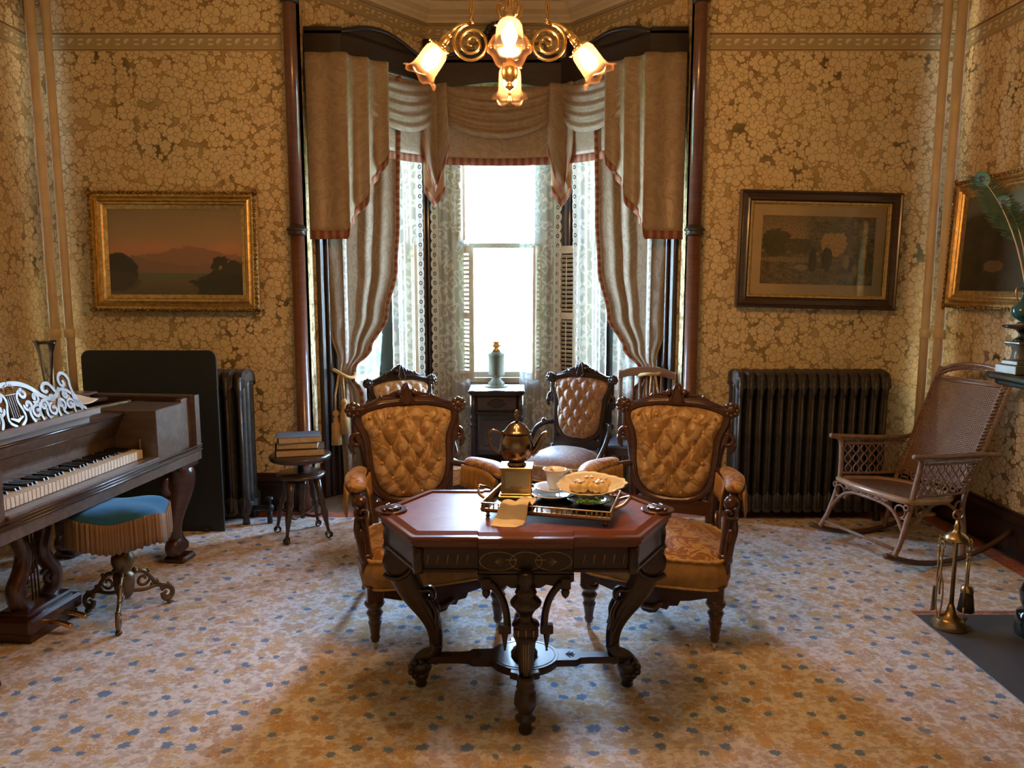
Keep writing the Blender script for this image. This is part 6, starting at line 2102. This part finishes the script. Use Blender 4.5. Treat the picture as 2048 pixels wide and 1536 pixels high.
# ------------------------------------------------------------------ fire irons
ft = thing('fire_tool_stand', 'brass fireplace tool stand with ring handle on the slate hearth', 'tool stand', (1.978, 3.305, .002))
MB().lathe([(.072, 0), (.076, .006), (.070, .014), (.074, .020), (.060, .030), (.062, .036), (.045, .048), (.024, .06), (.016, .09), (.011, .11)], n=32).build('base', M['old_brass'], ft)
MB().lathe([(.0095, .09), (.0085, .40), (.012, .405), (.010, .42)], n=12).build('pole', M['old_brass'], ft)
MB().lathe([(.05, .405), (.052, .412), (.046, .425), (.03, .438), (.016, .447), (.012, .46), (.016, .468), (.010, .48), (.008, .50)], n=28).build('crown', M['old_brass'], ft)
MB().tube([(.022*math.cos(a), 0, .522+.020*math.sin(a)) for a in [2*PI*i/24 for i in range(24)]], .0045, 8, closed=True).build('ring_handle', M['old_brass'], ft)
for k in range(4):
    a = R(45+90*k)
    MB().tube([(.045*math.cos(a), .045*math.sin(a), .415), (.062*math.cos(a), .062*math.sin(a), .405), (.066*math.cos(a), .066*math.sin(a), .415)], .003, 6).build('hook', M['old_brass'], ft)
def iron(name, label, ang, zt, zb, head):
    a = R(ang); x, y = 1.978+.066*math.cos(a), 3.305+.066*math.sin(a)
    t = thing(name, label, name.replace('fire_', '').replace('_', ' '), (x, y, .002), a, 'fire irons hanging on the brass stand')
    mb = MB().tube([(0, 0, zb), (0, 0, zt-.03)], .0042, 8)
    mb.build('shaft', M['old_brass'], t)
    mb = MB().tube([(.0, .012*math.cos(q), zt-.012+.016*math.sin(q)) for q in [2*PI*i/18 for i in range(18)]], .003, 6, closed=True)
    mb.lathe([(.004, zt-.07), (.008, zt-.06), (.004, zt-.05), (.007, zt-.04), (.004, zt-.03)], n=10)
    mb.build('grip', M['old_brass'], t)
    head(t, zb)
def h_brush(t, zb):
    MB().lathe([(.006, zb+.01), (.022, zb), (.028, zb-.02), (.026, zb-.03)], n=16).build('ferrule', M['old_brass'], t)
    MB().lathe([(.024, zb-.028), (.030, zb-.08), (.034, zb-.115), (0, zb-.115)], n=20, lobes=9, lob=.06).build('bristles', M['brush'], t)
def h_shovel(t, zb):
    def g(u, v): return (.012*(2*u-1)**2-.004, (u-.5)*lerp(.05, .075, v), zb-.115*v)
    MB().grid(g, 8, 8).build('blade', M['steel'], t, solid=.002)
def h_poker(t, zb):
    MB().tube([(0, 0, zb), (0, 0, zb-.05), (0, .012, zb-.065), (0, .024, zb-.05)], .0042, 8).build('tip', M['old_brass'], t)
def h_tongs(t, zb):
    for s in (-1, 1):
        l = MB().tube(smooth([(0, 0, zb+.10), (0, s*.018, zb+.06), (0, s*.022, zb-.02), (0, s*.008, zb-.10)], 2), .0036, 6)
        l.sph((0, s*.008, zb-.105), (.006, .008, .012), 8, 6); l.build('jaw', M['old_brass'], t)
iron('fire_brush', 'dark-bristled hearth brush hanging on the right of the brass stand', -45+45, .405, .19, h_brush)
iron('fire_shovel', 'small steel ash shovel hanging behind the brass stand pole', 135, .40, .18, h_shovel)
iron('fire_poker', 'thin brass poker hanging on the front of the brass stand', -75, .40, .12, h_poker)
iron('fire_tongs', 'brass tongs hanging on the left of the brass stand', 190, .40, .16, h_tongs)

# ------------------------------------------------------------------ framed pictures
def picmat(name, fn):
    m = NM(name, rough=.35, coat=.15, spec=.4)
    sp = m.t.nodes.new('ShaderNodeSeparateXYZ'); m.t.links.new(m.uv(), sp.inputs[0])
    m.base(fn(m, sp.outputs[0], sp.outputs[1])); return m.m
def blob(m, u, v, cu, cv, ru, rv, uv, rough=.12, sc=16):
    n = m.noise(uv, sc, 4)
    du = m.math('DIVIDE', m.math('SUBTRACT', u, cu), ru); dv = m.math('DIVIDE', m.math('SUBTRACT', v, cv), rv)
    r = m.math('ADD', m.math('ADD', m.math('MULTIPLY', du, du), m.math('MULTIPLY', dv, dv)), m.math('MULTIPLY', m.math('SUBTRACT', n, .5), 1.6*rough*8))
    return m.step(r, 1.08, .92)
def land(m, u, v):
    uv = m.uv()
    n = m.noise(uv, 3.0, 5)
    sky = m.ramp(m.math('ADD', v, m.math('MULTIPLY', m.math('SUBTRACT', n, .5), .25)), [(.34, (.30, .13, .065)), (.52, (.34, .17, .09)), (.66, (.25, .17, .09)), (1, (.17, .14, .075))])
    # mountains
    def ridge(base, a, f, ph, n_):
        h = m.math('ADD', base, m.math('MULTIPLY', m.math('SINE', m.math('ADD', m.math('MULTIPLY', u, f), ph)), a))
        h = m.math('ADD', h, m.math('MULTIPLY', m.math('SUBTRACT', m.noise(m.map(uv, scale=(1, .01, 1)), n_, 3), .5), .16))
        return m.step(m.math('SUBTRACT', h, v), -.008, .008)
    c = m.mix(ridge(.50, .06, 7.0, 3.6, 6), sky, (.20, .115, .07))
    c = m.mix(ridge(.40, .05, 6.0, 1.0, 8), c, (.16, .10, .065))
    wat = m.step(v, .262, .255)
    c = m.mix(wat, c, m.ramp(v, [(.0, (.07, .055, .03)), (.18, (.095, .085, .045)), (.26, (.075, .10, .05))]))
    c = m.mix(blob(m, u, v, .05, .27, .17, .22, uv, .05), c, (.030, .026, .016))
    c = m.mix(m.math('MULTIPLY', blob(m, u, v, .05, .16, .18, .12, uv, .05), .6), c, (.05, .035, .02))
    c = m.mix(blob(m, u, v, .98, .12, .36, .19, uv, .1), c, (.028, .028, .020))
    c = m.mix(blob(m, u, v, .84, .36, .07, .10, uv, .3, 20), c, (.03, .032, .02))
    c = m.mix(blob(m, u, v, .95, .33, .12, .07, uv, .3, 20), c, (.035, .035, .022))
    c = m.mix(blob(m, u, v, .83, .33, .012, .02, uv, .02), c, (.22, .12, .06))
    return m.mix(.0, m.n('VectorMath', props={'operation': 'SCALE'}, Vector=c, Scale=1.5), c)
def engr(m, u, v):
    uv = m.uv()
    n = m.noise(uv, 13.0, 8, .72)
    pic = m.ramp(n, [(.36, (.05, .038, .022)), (.62, (.17, .125, .07))])
    sky = m.math('MULTIPLY', m.step(u, .43, .38), m.step(v, .45, .55))
    pic = m.mix(sky, pic, m.ramp(v, [(.45, (.34, .20, .10)), (1, (.15, .11, .06))]))
    pic = m.mix(blob(m, u, v, .13, .60, .14, .20, uv, .12), pic, (.06, .05, .028))
    pic = m.mix(blob(m, u, v, .33, .56, .12, .12, uv, .15), pic, (.075, .06, .034))
    pic = m.mix(blob(m, u, v, .64, .62, .115, .20, uv, .08), pic, (.40, .24, .09))
    pic = m.mix(blob(m, u, v, .60, .82, .13, .07, uv, .2), pic, (.10, .08, .045))
    pic = m.mix(blob(m, u, v, .30, .36, .40, .035, uv, .03), pic, (.20, .145, .075))
    for cu, cv, ru, rv in ((.46, .36, .035, .18), (.585, .38, .05, .17), (.90, .28, .045, .14), (.80, .3, .03, .1)):
        pic = m.mix(blob(m, u, v, cu, cv, ru, rv, uv, .06), pic, (.035, .03, .018))
    for cu, cv, ru, rv in ((.585, .56, .018, .025), (.50, .45, .015, .03), (.76, .34, .025, .10), (.84, .22, .025, .09), (.36, .25, .06, .04)):
        pic = m.mix(blob(m, u, v, cu, cv, ru, rv, uv, .06), pic, (.24, .17, .085))
    fine = m.ramp(m.noise(m.map(uv, scale=(1.6, 1, 1)), 38.0, 4, .7), [(.35, .62), (.62, 1.5)])
    return m.n('VectorMath', props={'operation': 'MULTIPLY'}, i0=m.n('VectorMath', props={'operation': 'SCALE'}, Vector=pic, Scale=1.6), i1=fine)
def wood_(m, u, v):
    uv = m.uv()
    n = m.noise(uv, 6.0, 6, .65)
    c = m.ramp(n, [(.3, (.018, .016, .007)), (.7, (.055, .042, .016))])
    sky = m.step(m.math('ADD', v, m.math('MULTIPLY', m.math('SUBTRACT', n, .5), .3)), .76, .84)
    c = m.mix(sky, c, (.13, .15, .11))
    c = m.mix(blob(m, u, v, .34, .26, .10, .06, uv, .12), c, (.13, .075, .03))
    return c
def uvrect(mb, x0, x1, z0, z1, y, Mx):
    vs = [Mx @ Vector(p) for p in ((x0, y, z0), (x1, y, z0), (x1, y, z1), (x0, y, z1))]
    vs += [Mx @ Vector(p) for p in ((x0, y+.006, z0), (x1, y+.006, z0), (x1, y+.006, z1), (x0, y+.006, z1))]
    return mb.add(vs, [(0, 1, 2, 3), (7, 6, 5, 4), (0, 4, 5, 1), (1, 5, 6, 2), (2, 6, 7, 3), (3, 7, 4, 0)], False, [(0, 0), (1, 0), (1, 1), (0, 1)]*2)
def frame_sweep(w_, h_, prof):
    """mitred rectangular frame: prof = [(inset from outer edge, depth towards the room)]"""
    mb = MB(); vs = []; fs = []
    for i, d in prof:
        for sx, sz in ((-1, -1), (1, -1), (1, 1), (-1, 1)):
            vs.append((sx*(w_/2-i), -d, sz*(h_/2-i)))
    for j in range(len(prof)-1):
        for k in range(4):
            k2 = (k+1) % 4
            fs.append((j*4+k, j*4+k2, j*4+4+k2, j*4+4+k))
    # separate verts per side for crisp mitres
    for f in fs: mb.add([vs[i] for i in f], [(0, 1, 2, 3)], False)
    return mb
def picture(name, label, loc, rz, tilt, roll, w_, h_, prof, fm, carved, cm, canvas, cw, chh, inner=None):
    t = thing(name, label, 'picture', loc, rz)
    t.rotation_euler = (R(tilt), R(roll), rz)
    F_ = frame_sweep(w_, h_, prof).build('frame', fm, t)
    if carved:
        i0, d0 = carved
        oc = MB(); step_ = .030
        for side in range(4):
            L = w_ if side % 2 == 0 else h_
            nn = int(L/step_)
            for k in range(nn+1):
                q = -L/2+L*k/nn
                p = {0: (q, -(h_/2-i0)), 1: (w_/2-i0, q), 2: (q, h_/2-i0), 3: (-(w_/2-i0), q)}[side]
                oc.sph((p[0], -d0, p[1]), (.015, .010, .011) if side % 2 == 0 else (.011, .010, .015), 7, 5)
                oc.sph((p[0]*1.012, -d0+.004, p[1]*1.018), (.008, .008, .008), 6, 4)
        oc.build('carved_edge', M['gilt_carved'], F_)
    if inner:
        frame_sweep(inner[0], inner[1], inner[2]).build('liner', inner[3], F_, label='narrow gilt liner')
    mb = MB(); uvrect(mb, -cw/2, cw/2, -chh/2, chh/2, -.008, Matrix.Identity(4)); mb.build('image', cm, t, label=canvas)
    return t
gp = [(0, 0), (.0, .03), (.012, .042), (.034, .046), (.040, .030), (.052, .040), (.062, .044), (.072, .030), (.080, .030), (.088, .022), (.112, .012), (.112, .002)]
picture('landscape_painting', 'gilt-framed landscape painting of mountains and a lake on the left wall section', (-2.194, 5.10, 1.738), 0, -1.5, .3, 1.09, .775, gp, M['gilt'], (.014, .044),
        picmat('landscape', land), 'dusky lake and mountain landscape', .88, .565)
dp = [(0, 0), (.0, .030), (.010, .036), (.018, .030), (.024, .036), (.050, .030), (.060, .034), (.068, .022), (.074, .020), (.074, .002)]
pe = picture('engraving', 'dark wood framed sepia engraving hanging tilted on the right wall section', (1.994, 5.10, 1.748), 0, -1.5, 1.4, 1.05, .755, dp, M['walnut_dark'], None,
        picmat('engraving', engr), 'sepia engraving of figures by an arch', .735, .44, (.91, .615, [(0, .026), (.012, .024), (.016, .016), (.020, .016), (.020, .004)], M['gilt']))
mb = MB(); uvrect(mb, -.448, .448, -.30, .30, -.0045, Matrix.Identity(4)); mb.build('mat_board', plain('mat_board', (.72, .52, .30), .6, var=.06), pe, label='tan mat board')
mb = MB().box((0, -.0145, 0), (.88, .002, .585)); mb.build('glazing', M['pane'], pe)
picture('woodland_painting', 'gilt-framed dark woodland painting on the right side wall', (2.835, 4.42, 1.775), R(-90), -2.0, 0, 1.16, .79, gp, M['gilt'], (.014, .044),
        picmat('woodland', wood_), 'dark woodland scene', .94, .57)
